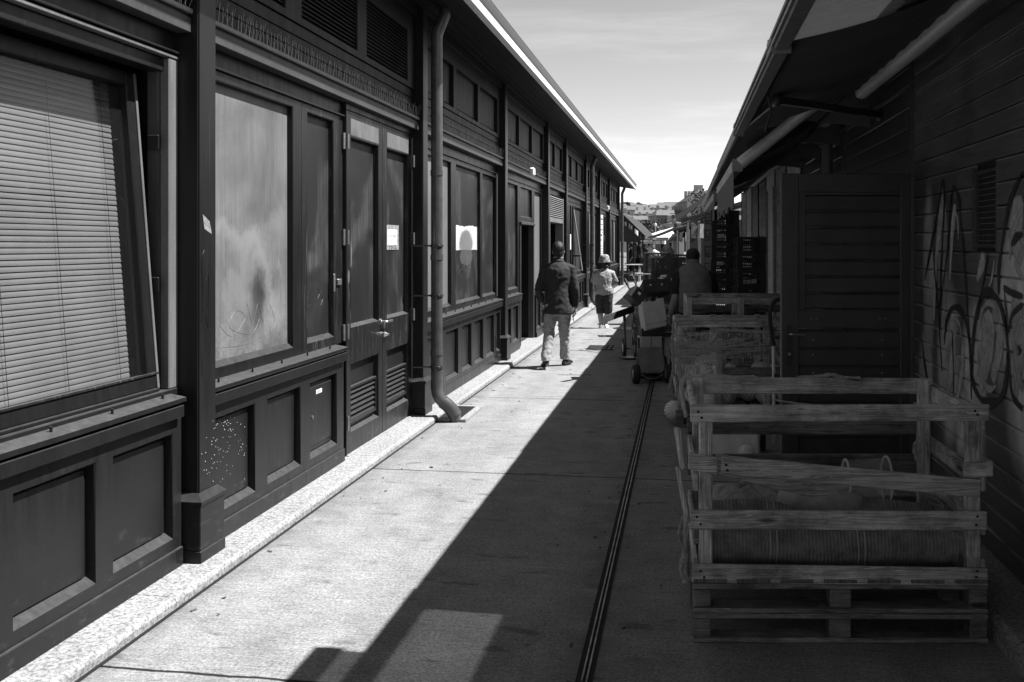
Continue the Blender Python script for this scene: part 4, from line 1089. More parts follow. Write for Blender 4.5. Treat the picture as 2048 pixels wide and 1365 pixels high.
# ------------------------------------------------------------------ awnings
def awning(label, y0, y1, front, wall, cloth, tube=True, arms=(), valance=0, sag=.03, white_edge=False, side=False, group='folding awnings over the right hand stalls', tube_r=.052, bar=True):
    fx, fz = front; wx, wz = wall
    t = thing('awning', label, 'awning', ((fx+wx)/2, (y0+y1)/2, fz), 0, group)
    mb = MB()
    mb.grid(lambda u, v: (wx+(fx-wx)*u, y0+(y1-y0)*v, wz+(fz-wz)*u - sag*math.sin(PI*u)*(1+.35*math.sin(v*23)) - .006*math.sin(v*70+u*3)), 16, 40, .004, True)
    mb.build('awning_cloth', cloth, t, smooth=True)
    if bar:
        mb = MB()
        mb.box(fx-.035, fx+.035, y0-.01, y1+.01, fz-.045, fz+.045, .006)
        mb.box(fx-.046, fx-.036, y0-.01, y1+.01, fz-.03, fz-.012, .002); mb.box(fx-.046, fx-.036, y0-.01, y1+.01, fz+.012, fz+.03, .002)
        b = mb.build('front_bar', m_awnbar if not white_edge else m_white, t)
        for yy in (y0-.016, y1+.011):
            mb = MB(); mb.box(fx-.042, fx+.042, yy, yy+.005, fz-.052, fz+.052, .001); mb.build('end_cap', m_awnbar, b)
    if tube:
        mb = MB(); mb.tube([(wx, y0-.03, wz-.03), (wx, y1-.12, wz-.03)], tube_r, 20); mb.tube([(wx, y1-.12, wz-.03), (wx, y1+.02, wz-.03)], [tube_r, tube_r*.55], 20)
        mb.tube([(wx, y1-.14, wz-.03), (wx, y1-.12, wz-.03)], tube_r+.003, 20)
        rt = mb.build('roller_tube', m_alu, t, smooth=True)
        for yy in (y1-.02, y0+.05):
            mb = MB(); mb.box(wx-.02, WX+.01, yy, yy+.012, wz-.12, wz+.03, .003); mb.build('wall_bracket', m_dmetal, t)
    for (sh, el, en) in arms:
        a1 = MB(); a1.board(sh, el, (0, 0, .055), ((V(el)-V(sh)).cross(V((0,0,1))).normalized()*.032), .006); a1.board(el, en, (0, 0, .05), ((V(en)-V(el)).cross(V((0,0,1))).normalized()*.028), .006)
        a1.ball(el, (.034, .034, .045), 14, 8); a1.ball(sh, (.03, .03, .05), 12, 8)
        a1.build('folding_arm', m_dmetal, t)
    if valance:
        mb = MB()
        def vf(u, v):
            rag = valance*(1 + .10*math.sin(v*37) + .06*math.sin(v*91+1)) * u
            return (fx-.03+.012*math.sin(v*60)*u, y0+(y1-y0)*v, fz-.03-rag)
        mb.grid(vf, 5, 60, .003); mb.build('valance', simple('faded_valance_cloth', .10, .2, 4, .9, st=(1, 12, 1)), t, smooth=True)
    if side:
        mb = MB(); mb.tube([(wx-.25, y0-.02, wz-.10), (fx+.02, y0-.02, fz+.01)], .05, 16)
        for q in (.12, .7):
            c = V((wx-.25, y0-.02, wz-.10)).lerp(V((fx+.02, y0-.02, fz+.01)), q); e = (V((fx,0,fz))-V((wx-.25,0,wz-.1))).normalized()*.012
            mb.tube([c-e, c+e], .053, 16)
        mb.build('side_rail', m_alu, t, smooth=True)
    return t
awning('narrow pale awning strip reaching out above the boxed awning ends', .4, 4.17, (.347, 2.76), (.585, 2.80), m_awn_pale, tube=False, sag=.0)
awning('thin pale awning beside the boxed end of the dark awning', .4, 4.88, (.437, 2.572), (1.36, 2.862), m_awn_pale, tube=False)
aw = awning('near dark awning with thick pale roller tube and bent folding arm', 4.65, 8.14, (.437, 2.56), (1.36, 2.85), m_awn, arms=[((1.46, 7.85, 2.62), (.575, 6.43, 2.55), (.475, 7.75, 2.55)), ((1.46, 4.2, 2.72), (.60, 5.2, 2.60), (.475, 4.78, 2.56))] and [((1.46, 7.85, 2.62), (.575, 6.43, 2.55), (.475, 7.75, 2.55))])
mb = MB(); mb.tube(spline([(.50, 6.15, 2.545), (.52, 6.2, 2.46), (.505, 6.25, 2.38), (.49, 6.22, 2.33)], 5), .008, 6); mb.build('pull_strap', m_dmetal, aw)
# scalloped cloth edge showing along the wall above the tube
mb = MB()
for k in range(14): mb.ball((1.33, 4.4+k*.19, 3.0), (.035, .05, .045), 10, 8)
mb.build('bunched_cloth', m_awn, aw, smooth=True)
awning('sagging awning with frayed valance and a pale rail along its near side', 8.45, 12.4, (.44, 2.30), (1.36, 2.93), m_awn, tube=False, valance=.30, sag=.10, white_edge=True, side=True)
awning('small awning with a frayed valance under the farther eave', 13.7, 19.5, (.44, 2.30), (1.36, 2.85), m_awn, tube=False, valance=.28, sag=.06, white_edge=True)
# pale cassette box that runs along the wall head beyond the drainpipe
cs = thing('awning_cassette', 'closed pale awning cassette box fixed along the wall beyond the drainpipe', 'awning', (1.36, 15, 2.84), 0, 'folding awnings over the right hand stalls')
mb = MB(); mb.box(1.30, 1.41, 9.35, 20.5, 2.80, 2.91, .012); mb.build('cassette_box', m_alu, cs); mb = MB(); mb.box(1.27, 1.30, 9.4, 20.5, 2.78, 2.805, .004); mb.build('cassette_lip', m_awnbar, cs)
awning('drooping dark awning rolled halfway over the cassette box', 9.3, 13.3, (.95, 2.62), (1.34, 2.99), m_awn, tube=False, sag=.12, bar=False)
awning('dark side awning sloping down beyond the far crates', 27.2, 33.5, (-.27, 2.38), (.75, 3.12), m_awn, tube=True, valance=.12, arms=[])
awning('lower dark awning beneath the sloping side awning', 26.2, 27.1, (-.2, 2.12), (1.0, 2.62), m_awn, tube=False, valance=.06)
awning('far dark awning reaching out low over the market end', 44, 52, (-1.65, 1.92), (-.30, 2.42), m_awn, tube=False, valance=.1)
# ------------------------------------------------------------------ slotted drain, gratings
sd = thing('slot_drain', 'slotted drain channel running down the middle of the shaded paving', 'drain', (-.38, 14, 0))
mb = MB(); mb.add([(-.402,-2,.004), (-.338,-2,.004), (-.338,45,.004), (-.402,45,.004)], [[0,1,2,3]]); mb.build('drain_slot', m_void, sd, fix=False)
for x in (-.378, -.358):
    mb = MB(); y = -2
    while y < 45:
        L = random.uniform(.6, 1.4); dx = random.uniform(-.0015, .0015)
        mb.box(x-.0035+dx, x+.0035+dx, y, min(y+L-.012, 45), .0045, .0085+random.uniform(0, .002), .001); y += L
    mb.build('drain_rail', simple('worn_drain_steel', .06, .5, 6, .45, .4, st=(1, 1, 1)), sd)
gr = thing('drain_grating', 'cast iron grating at the foot of the near downpipe', 'drain grating', (-2.1, 9.3, 0))
mb = MB()
for (a, b, c, d) in ((-2.262,-1.98,8.98,9.04), (-2.262,-1.98,9.72,9.78)): mb.box(a, b, c, d, .003, .03, .003)
mb.box(-2.04, -1.98, 9.041, 9.719, .003, .03, .003)
mb.build('grating_frame', m_granite, gr)
mb = MB()
for k in range(16): mb.box(-2.25, -2.04, 9.055+k*.042, 9.075+k*.042, .014, .031, .002)
mb.build('grating_bars', m_dmetal, gr)
mb = MB(); mb.add([(-2.25,9.04,.005), (-2.04,9.04,.005), (-2.04,9.72,.005), (-2.25,9.72,.005)], [[0,1,2,3]]); mb.build('grating_pit', m_void, gr, fix=False)
g2 = thing('drain_grating', 'square grating let into the paving beside the shadow edge', 'drain grating', (-1.28, 15.8, 0))
mb = MB(); mb.box(-1.50, -1.06, 15.45, 16.15, .002, .006, .001); mb.build('grating_plate', m_void, g2)
mb = MB()
for k in range(6): mb.box(-1.47+k*.075, -1.435+k*.075, 15.5, 15.78, .006, .010, .001); mb.box(-1.47+k*.075, -1.435+k*.075, 15.84, 16.1, .006, .010, .001)
mb.build('grating_bars', m_dmetal, g2)
mh = thing('manhole_cover', 'round manhole cover in the paving near the walking woman', 'manhole cover', (-1.0, 19.5, 0))
mb = MB(); mb.lathe([(.36,.001), (.36,.006), (.33,.007)], (-1.0, 19.5, 0), 28); mb.build('cover_plate', m_dmetal, mh)
for i, (x, y, L, a) in enumerate(((-1.35,12.45,.42,.12), (-1.3,17.1,.8,.02), (-1.62,15.3,.5,0))):
    mb = MB(); mb.board((x-L/2, y-L*a*.5, .0048), (x+L/2, y+L*a*.5, .0048), (0, .014, 0), (0, 0, .002), .0005)
    tag(mb.build('paving_crack', m_void, None), kind='structure')

m_wood_m = wood_mat('grey_pallet_wood', .22, .40, dirt=.6)
mb = MB()
for k in range(150):
    x = random.choice((random.uniform(-2.22, -1.95), random.uniform(-2.2, 1.1), random.uniform(-.5, -.25))); y = random.uniform(2.6, 22)
    r = random.uniform(.004, .013); a = random.uniform(0, 6); d = V((math.cos(a), math.sin(a), 0)); mb.board(V((x,y,.004))-d*r*random.uniform(.8, 2.2), V((x,y,.004+random.uniform(0,.004)))+d*r, V((-d.y, d.x, 0))*r*1.2, V((0,0,.004)), .001, .001)
tag(mb.build('litter', simple('scraps_of_litter', .03, .12, 40, .9), None), kind='stuff')
# ------------------------------------------------------------------ pallet crates of rough boards
MB0 = MB
SHEAR = Matrix(((1, .135, 0, 0), (0, 1, 0, 0), (0, 0, 1, 0), (0, 0, 0, 1)))     # the worn crates stand racked, out of square
def pallet_crate(label, W, D, layers, zt, front, back, sides, posts_x, loc, rz, leftslats=None, mat=m_wood):
    """local frame: x to the right, y away from the viewer, z up; origin at the front left foot"""
    def MB():
        m = MB0(); m.M = SHEAR; return m
    t = thing('pallet_crate', label, 'crate', loc, rz, 'slatted pallet crates on the right')
    z = 0
    pl = None
    for L in range(layers):
        mb = MB()
        for y in (0, D/2-.05, D-.1):
            mb.box(0, W, y, y+.1, z+.001, z+.02, .003, .001)
        for y in (0, D/2-.05, D-.1): mb.box(0, W, y, y+.1, z+.100, z+.121, .003, .001)
        for k in range(6): mb.box(k*(W-.13)/5, k*(W-.13)/5+.13, .0, D, z+.1215, z+.1235 if False else z+.1215+.0, .001) if False else None
        pl = mb.build('pallet_board', m_wood_m, t, local=True)
        for x in (0, W/2-.045, W-.075):
            for y in (0, D/2-.05, D-.1):
                mb = MB(); mb.box(x, x+.075+(.015 if 0 < x < W-.1 else 0), y+.002, y+.098, z+.0205, z+.0995, .006, .0015, axis=0); mb.build('pallet_block', m_wood_d, t, local=True)
        z += .1225
    mb = MB(); n = 7
    for k in range(n): mb.box(k*(W-.14)/(n-1), k*(W-.14)/(n-1)+.14, .0, D, z+.0005, z+.0195, .003, .001, axis=1)
    mb.build('pallet_deck', m_wood_d, t, local=True); z += .02  # deck darkened too, for the shade in the crate bottom
    for x in posts_x:
        for y in (.024, D-.079):
            mb = MB(); mb.box(x, x+.056, y, y+.055, z, zt-.002 if y < .1 else zt+.004, .005, .0015, axis=2); mb.build('crate_post', mat, t, local=True)
    def slat(x0, x1, y, z0, z1, dz=0, dy=0, m=mat, name='crate_slat'):
        mb = MB(); mb.board((x0, y, (z0+z1)/2), (x1, y+dy, (z0+z1)/2+dz), (0, 0, z1-z0), (0, .021, 0), .004, .002)
        mb.build(name, m, t, local=True)
    for s in front: slat(*s)
    for k, (z0, z1) in enumerate(back): slat(0, W, D-.012, z0, z1, random.uniform(-.004, .004), 0, mat if k == 0 else m_wood_d)  # lower back slats in darker wood, standing for the shade inside the crate
    for x in (0.012, W-.012):
        for (z0, z1, dz) in sides if x > .1 or leftslats is None else leftslats:
            mb = MB(); mb.board((x, .03, (z0+z1)/2), (x, D-.03, (z0+z1)/2+dz), (0, 0, z1-z0), (.021, 0, 0), .004, .002); mb.build('crate_slat', mat, t, local=True)
    return t
RZ = R(9.2)
c1 = pallet_crate('nearest slatted wooden pallet crate with a broken front slat, standing on two pallets', 1.215, .86, 2, .978,
    front=[(-.012, 1.22, .012, .912, .980, .006), (-.012, 1.21, .012, .468, .546, -.002), (-.006, 1.215, .012, .246, .322, -.012),
           (-.02, .10, .006, .715, .788, -.022), (.115, 1.175, -.018, .705, .778, -.098, 0, m_wood_l), (1.115, 1.235, .008, .685, .748, .004)],
    back=[(.905, .982), (.70, .785), (.50, .60), (.30, .40)], sides=[(.86, .95, 0), (.62, .70, 0), (.44, .52, 0), (.27, .34, 0)],
    posts_x=(.024, 1.135), loc=(.040, 4.185, 0), rz=RZ, leftslats=[(.895, .965, 0), (.62, .69, .012), (.40, .46, -.03), (.27, .34, 0)])
# inner broken slat, loose ends and splintered pieces of the near crate
mb = MB(); mb.board((.10, .045, .735), (.78, .30, .52), (0, .012, .085), (.006, .021, 0), .004, .002); mb.build('broken_slat', m_wood_l, c1, local=True)
mb = MB(); mb.board((-.03, .10, .70), (-.045, .14, .86), (0, .06, .0), (.02, 0, 0), .004, .003); mb.build('splintered_slat', m_wood_l, c1, local=True)
mb = MB(); mb.board((-.018, .05, .49), (-.05, .10, .70), (0, .055, .0), (.018, 0, 0), .004, .003); mb.build('splintered_slat', m_wood_l, c1, local=True)
mb = MB(); mb.board((1.12, .10, .45), (1.05, .30, .60), (0, .0, .05), (.018, 0, 0), .004, .003); mb.build('splintered_slat', m_wood_d, c1, local=True)
mb = MB()
for (x, z) in [(.02,.955),(.035,.93),(.015,.52),(.03,.49),(1.17,.945),(1.16,.96),(1.17,.525),(1.165,.49),(.03,.295),(.045,.27),(1.17,.30),(1.165,.275),(.13,.742),(.135,.72)]:
    mb.ball((x, -.0 if z not in (.742,.72) else -.029, z), (.006, .003, .005), 8, 5)
tag(mb.build('nail_heads', m_void, c1, local=True), kind='stuff')
c1M = Matrix.Translation(c1.location) @ Matrix.Rotation(RZ, 4, 'Z') @ SHEAR
def C1(x, y, z): return c1M @ V((x, y, z))
# corrugated liner bulging behind the low slats
mb = MB()
def lf(u, v):
    x = .085 + 1.03*v; a = u
    y = .085 + .06*(1-math.sin(PI*min(1, a*1.25))) + .012*math.sin(v*9+a*3) ; z = .262 + .255*a + .012*math.sin(v*11)*a
    if a > .8: y += (a-.8)*.55
    return C1(x, y, z)
mb.grid(lambda u, v: lf(u, v), 14, 60, .005, False)
tag(mb.build('cardboard_liner', m_liner, None, smooth=True), 'ribbed cardboard liner bulging behind the lower slats of the nearest crate', 'cardboard')
mb = MB()
mb.ball(C1(.55, .34, .50), (.21, .16, .085), 24, 14, lambda a, b: 1+.10*math.sin(3*b+2*a)+.05*math.sin(7*b))
tag(mb.build('paper_sack', simple('crumpled_pale_paper', .26, .42, 14, .8, bump=.4), None, smooth=True), 'crumpled pale paper sack lying inside the nearest crate', 'sack')
mb = MB()
mb.ball(C1(.25, .36, .50), (.17, .13, .07), 22, 12, lambda a, b: 1+.13*math.sin(4*b+3*a)+.05*math.sin(9*b))
tag(mb.build('plastic_sack', simple('crinkled_foil', .14, .4, 26, .35, bump=.5), None, smooth=True), 'crinkled shiny sack in the left half of the nearest crate', 'sack')
tb = thing('plastic_tub', 'clear plastic tub lying on its side in the nearest crate', 'tub', C1(.78, .32, .5), RZ)
mb = MB(); mb.lathe([(.085,-.10), (.10,.09), (.104,.10), (.097,.10), (.080,-.092)], (0, 0, .1), 30, 'x'); o = mb.build('tub_wall', m_tub, tb, smooth=True, local=True); o.scale = (1, .7, 1)
mb = MB(); mb.tube([(.09, .072*math.cos(a), .1+.103*math.sin(a)) for a in [2*PI*k/28 for k in range(29)]], .005, 8, False); mb.tube([(-.09, .062*math.cos(a), .1+.088*math.sin(a)) for a in [2*PI*k/28 for k in range(29)]], .006, 8, False); mb.build('tub_rim', m_strap, tb, smooth=True, local=True)
# twisted film wound on the near crate's corners
def film_rope(label, pts, r, n=3, name='plastic_wrap'):
    mb = MB()
    for k in range(n):
        q = spline([V(p) + V((random.uniform(-1, 1), random.uniform(-1, 1), random.uniform(-1, 1)))*r*1.1 for p in pts], 7)
        mb.tube(q, [r*random.uniform(.35, 1.0) for _ in q], 6, flat=.45)
    return tag(mb.build(name, simple('crumpled_film', .25, .5, 60, .3, bump=.5), None, smooth=True), label, 'plastic wrap')
film_rope('twist of torn film hanging on the left edge of the nearest crate', [C1(-.03,.02,.52), C1(-.045,.0,.44), C1(-.03,.02,.36), C1(-.04,.03,.30), C1(-.03,.02,.24)], .012, 5)
film_rope('film rolled over the back left corner of the nearest crate', [C1(-.01,.80,.80), C1(-.03,.82,.93), C1(.0,.85,.985), C1(.12,.855,.99), C1(.34,.85,.985)], .009, 4)
film_rope('film remnant on the back right post of the nearest crate', [C1(1.13,.80,.86), C1(1.155,.79,.74), C1(1.13,.80,.64), C1(1.15,.79,.55)], .012, 4)
film_rope('scraps of film along the back top board of the nearest crate', [C1(.55,.84,.985), C1(.66,.85,.99), C1(.72,.84,1.0), C1(.78,.85,.985), C1(.86,.84,.985)], .006, 5)
film_rope('loose strand of film sagging across the back of the nearest crate', [C1(.42,.80,.88), C1(.6,.80,.855), C1(.8,.80,.83), C1(1.05,.80,.815)], .005, 3)

c2 = pallet_crate('film wrapped slatted pallet crate of striped melons behind the nearest crate', 1.22, .80, 1, .955,
    front=[(0, 1.22, .012, .895, .955, 0)], back=[(.88, .95), (.72, .80), (.55, .63), (.35, .45), (.18, .28)],
    sides=[(.89, .95, 0), (.70, .78, 0), (.5, .58, 0), (.3, .38, 0)], posts_x=(0.02, .365, .80, 1.15), loc=(-.068, 9.10, 0), rz=R(10.4))
c2M = Matrix.Translation(c2.location) @ Matrix.Rotation(R(10.4), 4, 'Z') @ SHEAR
def C2(x, y, z): return c2M @ V((x, y, z))
mb = MB(); mb.board((.43, .02, .49), (1.2, .02, .495), (0, 0, .08), (0, .021, 0), .004, .002); mb.build('crate_slat', m_wood_d, c2, local=True)
mb = MB(); mb.board((.43, .02, .70), (1.2, .02, .70), (0, 0, .12), (0, .021, 0), .004, .002); mb.build('crate_slat', m_wood_d, c2, local=True)
c3 = pallet_crate('empty upright slatted crate behind the melon crate, the rearmost wooden one', 1.22, .8, 1, 1.115,
    front=[(.05, 1.22, .030, 1.045, 1.105, 0), (.05, 1.22, .03, .84, .90, .004), (.05, 1.22, .03, .60, .68, 0)], back=[(1.05, 1.12), (.92, .97), (.76, .82), (.5, .6)],
    sides=[(1.05, 1.11, 0), (.82, .9, 0), (.6, .68, 0)], posts_x=(0, .515, 1.16), loc=(.028, 10.05, 0), rz=R(9.6))
mb = MB(); mb.board((.06, .76, .965), (1.2, .76, .975), (0, 0, .05), (0, .02, 0), .003, .002); mb.build('crate_slat', m_wood_d, c3, local=True)
for x in (0.0, .515):
    mb = MB(); mb.box(x, x+.058, -.001, .023, .15, 1.118, .004, .001); mb.build('crate_post', m_wood_l, c3, local=True)

# ------------------------------------------------------------------ melons
def melon_obj(label, p, r, rx=0, rz=0, group='striped melons in the film wrapped crate'):
    mb = MB(); k = random.randint(0, 9)
    mb.ball((0,0,0), (r, r*random.uniform(.95, 1.03), r*random.uniform(.9, 1.0)), 40, 20, lambda a, b: 1+.018*math.cos(11*b)*math.sin(a))
    o = mb.build('melon', m_melon, None, smooth=True); o.location = p; o.rotation_euler = (rx, random.uniform(-.5, .5), rz)
    return tag(o, label, 'melon', group)
ML = [('plain pale melon at the left of the front row', C2(.165,.14,.46), .092), ('striped melon second from the right in the front row', C2(.275,.13,.455), .09), ('boldly striped melon against the middle post, right of the front row', C2(.385,.15,.45), .093),
      ('half hidden melon below the front row in the crate', C2(.20,.10,.36), .085), ('melon high under the film beside the middle post', C2(.40,.34,.555), .09), ('melon high under the film left of the topmost one', C2(.28,.36,.525), .085),
      ('melon low in the crate beside the corner post', C2(.09,.18,.40), .07), ('striped melon seen through the back of the nearest crate', C2(.30,.06,.225), .088)]
for l, p, r in ML: melon_obj(l, p, r, random.uniform(0, 1.5), random.uniform(0, 6))
for k in range(26):
    melon_obj('melon buried deeper in the film wrapped crate', C2(random.uniform(.12, 1.1), random.uniform(.25, .7), .23+.19*(k % 2)), .09, random.uniform(0, 1.5), random.uniform(0, 6))
melon_obj('pale ribbed melon on the ground poking out left of the melon crate', V((-.085, 9.25, .12)), .09, 1.2, .4, 'loose melons on the ground')
melon_obj('netted melon on the ground beside the white box', V((.47, 7.72, .07)), .062, .4, .4, 'loose melons on the ground')
# ------------------------------------------------------------------ stretch film round the melon crate
mb = MB()
def ff(u, v):
    x = -.02 + 1.0*v; z = .56 + .30*u + .06*v*(1-u) + .035*math.sin(u*9+v*4)*(.3+v*.4)
    y = -.012 - .010*math.sin(u*46+v*7) - .012*math.sin(u*19-v*5) + .02*math.sin(PI*min(1, v*2.4))
    return C2(x, y, z)
mb.grid(ff, 70, 40)
pw = tag(mb.build('plastic_wrap', m_film, None, smooth=True, fix=False), 'stretched wrinkled film round the front of the melon crate', 'plastic wrap')
for k in range(30):
    mb = MB(); z0 = random.uniform(.55, .84); z1 = z0 + random.uniform(.02, .12); v1 = random.uniform(.35, .95)
    q = [C2(-.02+v1*s, -.03-.008*math.sin(s*6+k), z0+(z1-z0)*s+.012*math.sin(s*5+k)) for s in [i/10 for i in range(11)]]
    mb.tube(q, [random.uniform(.0012, .004) for _ in q], 5, flat=.5); mb.build('film_crease', simple('film_crease', .3, .5, 40, .25), pw, smooth=True)
film_rope('film rope knotted round the top left corner of the melon crate', [C2(.9,-.0,.966), C2(.4,-.005,.968), C2(.06,-.0,.962), C2(-.02,.0,.95), C2(-.025,.0,.85), C2(-.03,.0,.72), C2(-.03,.01,.55), C2(-.045,.02,.42), C2(-.06,.02,.34)], .011, 5)
film_rope('bunched film fold across the melon crate', [C2(.0,-.02,.76), C2(.12,-.02,.735), C2(.24,-.03,.73), C2(.34,-.03,.80), C2(.40,-.03,.86), C2(.55,-.03,.865), C2(.85,-.02,.85)], .012, 5)

# ------------------------------------------------------------------ white box, hand truck behind the door
wb = thing('foam_box', 'white foam box on the ground between the first two crates', 'box', (.37, 8.0, 0), R(9))
mb = MB(); mb.box(-.19, .19, -.14, .14, .002, .20, .02); mb.build('box_body', m_white, wb, local=True)
mb = MB(); mb.box(-.197, .197, -.147, .147, .2005, .235, .015); mb.build('box_lid', m_white, wb, local=True)
ht = thing('hand_truck', 'hand truck with black crook handle and pale pole beside the open door', 'hand truck', (.70, 8.05, 0), R(9))
P8 = lambda px, py: at(px, py, 8.0)
hp = [P8(1562,599), P8(1552,601), P8(1544,612), P8(1540,632), P8(1542,660), P8(1547,692)]
mb = MB(); mb.tube(spline(hp, 6), .0165, 10); mb.build('grip', m_black, ht, smooth=True)
mb = MB(); mb.tube([P8(1547,690), P8(1549,890)], .0135, 10); mb.build('pole', m_alu, ht, smooth=True)
mb = MB(); mb.tube([P8(1572,690)+V((.06,.0,0)), P8(1574,890)+V((.06,0,0))], .0135, 10); mb.build('pole', m_alu, ht, smooth=True)
each([lambda mb, z=z: mb.box(.70, .86, 8.04, 8.065, z, z+.03, .004) for z in (.25, .6, .9)], 'cross_bar', m_dmetal, ht)
mb = MB(); mb.box(.66, .90, 7.82, 8.06, .004, .012, .002); mb.build('toe_plate', m_galv, ht)
for x in (.62, .90):
    mb = MB(); mb.lathe([(.03,-.018), (.085,-.02), (.10,-.012), (.10,.012), (.085,.02), (.03,.018)], (x, 8.16, .102), 22, 'x'); wq = mb.build('wheel', m_black, ht, smooth=True)
    mb = MB(); mb.lathe([(.0,-.021), (.03,-.021), (.03,.021), (.0,.021)], (x, 8.16, .102), 14, 'x'); mb.build('hub', m_galv, wq)

# ------------------------------------------------------------------ black plastic crates in stacks
def crate_mesh(W=.60, D=.40, H=.235, mat=m_crate):
    t = thing('plastic_crate', '', 'plastic crate')
    mb = MB()
    mb.box(-W/2, W/2, -D/2, D/2, 0, .012, .002)
    for sx in (-1, 1):
        for sy in (-1, 1):
            x0, y0 = sx*W/2, sy*D/2
            mb.box(x0, x0-sx*.075, y0, y0-sy*.018, .0125, H, .003, axis=2); mb.box(x0, x0-sx*.018, y0-sy*.0185, y0-sy*.07, .0125, H, .003, axis=2)
    mb.build('crate_frame', mat, t, local=True)
    for side in range(4):
        mb = MB(); hw = (W if side < 2 else D)/2 - .076
        def bx(a0, a1, z0, z1, th=.010):
            if side < 2:
                y = (D/2-.009)*(1 if side else -1); mb.box(a0, a1, y-th/2, y+th/2, z0, z1, .0015)
            else:
                x = (W/2-.009)*(1 if side == 3 else -1); mb.box(x-th/2, x+th/2, a0, a1, z0, z1, .0015)
        bx(-hw, hw, H-.034, H, .016); bx(-hw, hw, .0125, .04, .014); bx(-hw, hw, .108, .122, .012); bx(-hw, hw, .158, .170, .012); bx(-hw, hw, .066, .076, .012); bx(-.075, .075, .128, .18, .011)
        n = max(5, int(hw*2/.027))
        for k in range(n+1): a = -hw+2*hw*k/n; bx(a-.0045, a+.0045, .0405, H-.0345, .009)
        mb.build('crate_side', mat, t, local=True)
    return t
pc_dark = crate_mesh(.40, .50, .235, m_crate); pc_grey = crate_mesh(.55, .40, .235, m_crate2)
used = {id(pc_dark): False, id(pc_grey): False}
def put_crate(proto, loc, rz, label, group):
    if not used[id(proto)]:
        used[id(proto)] = True; proto.location = loc; proto.rotation_euler = (0, 0, rz); proto['label'] = label; proto['group'] = group; return proto
    return dup(proto, loc, rz, label, group)
ORD = ['bottom', 'second', 'third', 'fourth', 'fifth', 'sixth', 'seventh', 'eighth', 'ninth', 'tenth']
def stack(proto, x, y, n, rz, what, group, z0=.0, H=.236):
    for k in range(n):
        lb = ('topmost' if k == n-1 else ORD[k]+(' up' if k else '')) + ' black crate in ' + what
        put_crate(proto, (x+random.uniform(-.006, .006), y+random.uniform(-.008, .008), z0+k*H), rz+random.uniform(-.015, .015), lb, group)
p = at(1442, 488, 14.3); stack(pc_dark, p.x, p.y, 9, R(11), 'the tall stack right of the vested man', 'crates in the tall stack')
p = at(1495, 488, 14.0); stack(pc_dark, p.x, p.y, 7, R(9.5), 'the shorter stack against the pale boards', 'crates in the shorter stack', .095)
p = at(1330, 488, 17.8); stack(pc_grey, p.x, p.y, 6, R(10), 'the front stack behind the dark carton', 'crates stacked in the alley')
p = at(1315, 488, 20.4); stack(pc_grey, p.x, p.y, 6, R(9), 'the left rear stack in the alley', 'crates stacked in the alley', .05)
p = at(1365, 488, 20.2); stack(pc_grey, p.x, p.y, 6, R(11), 'the rear stack left of the vest wearer', 'crates stacked in the alley', .02)
# labels stuck on some crates, lettering on two
for px, py, d, w, h in ((1442,412+60,14.04,.10,.05), (1440,527,14.04,.09,.05), (1508,563,13.74,.07,.06)):
    q = at(px, py, d); mb = MB(); mb.board(q-V((w/2,0,0)), q+V((w/2,.17*w,0)), (0,0,h), (0,.002,0), .0003); tag(mb.build('paper_label', m_card, None), 'small paper label stuck on the crate stack at '+{1442:'its upper half, left', 1440:'its lower half, middle', 1508:'the right hand stack'}[px], 'label')

# ------------------------------------------------------------------ the loaded cart and what lies on it
ct = thing('cart', 'small dark cart with board front and two black wheels standing over the drain', 'cart', (*gx(1303, 11.9), 0), R(9.8))
def CL(px, py, d=11.9): return at(px, py, d)
DV = V((-ST, CT, 0)); RV = V((CT, ST, 0)); UP = V((0, 0, 1))
mb = MB(); a, b = CL(1274,745), CL(1330,745)
pl = [CL(1276,697,12.0), CL(1324,697,12.0), CL(1331,738,11.85), CL(1322,747,11.85), CL(1281,747,11.85), CL(1271,738,11.85)]
mb.prism(pl, V((0,0,0)), DV*.02); mb.build('front_board', simple('scuffed_cart_board', .12, .24, 7, .7, bump=.1), ct)
mb = MB(); mb.board(CL(1300,738,11.95)+DV*.02, CL(1300,738,12.9), RV*.34, UP*.05, .006); mb.build('deck', m_wood_d, ct)
mb = MB()
for px in (1277, 1326): mb.board(CL(px,738,11.95), CL(px,676,12.1), RV*.03, DV*.03, .004)
mb.board(CL(1277,755,11.95), CL(1328,755,11.95), UP*.03, DV*.03, .004)
mb.build('cart_frame', m_dmetal, ct)
mb = MB(); mb.tube([CL(1284,750), CL(1296,757), CL(1310,758), CL(1324,750)], .006, 6); mb.build('tow_chain', m_steel, ct, smooth=True)
def wheel(parent, c, r, w, rot=R(9.8), mat=m_black):
    Mx = Matrix.Translation(c) @ Matrix.Rotation(rot, 4, 'Z')
    mb = MB(); mb.M = Mx; mb.lathe([(r*.5,-w*.4), (r*.86,-w/2), (r,-w*.3), (r,w*.3), (r*.86,w/2), (r*.5,w*.4)], (0,0,0), 26, 'x'); o = mb.build('wheel', mat, parent, smooth=True)
    mb = MB(); mb.M = Mx; mb.lathe([(.004,-w*.45), (r*.5,-w*.42), (r*.5,w*.42), (.004,w*.45)], (0,0,0), 18, 'x'); mb.build('rim', m_galv, o)
for px, d in ((1272,11.75), (1337,11.8)):
    c = CL(px, 754, d); c.z = .112; wheel(ct, c, .112, .085)
for px in (1283, 1328):
    c = CL(px, 754, 12.75); c.z = .112; wheel(ct, c, .112, .06)
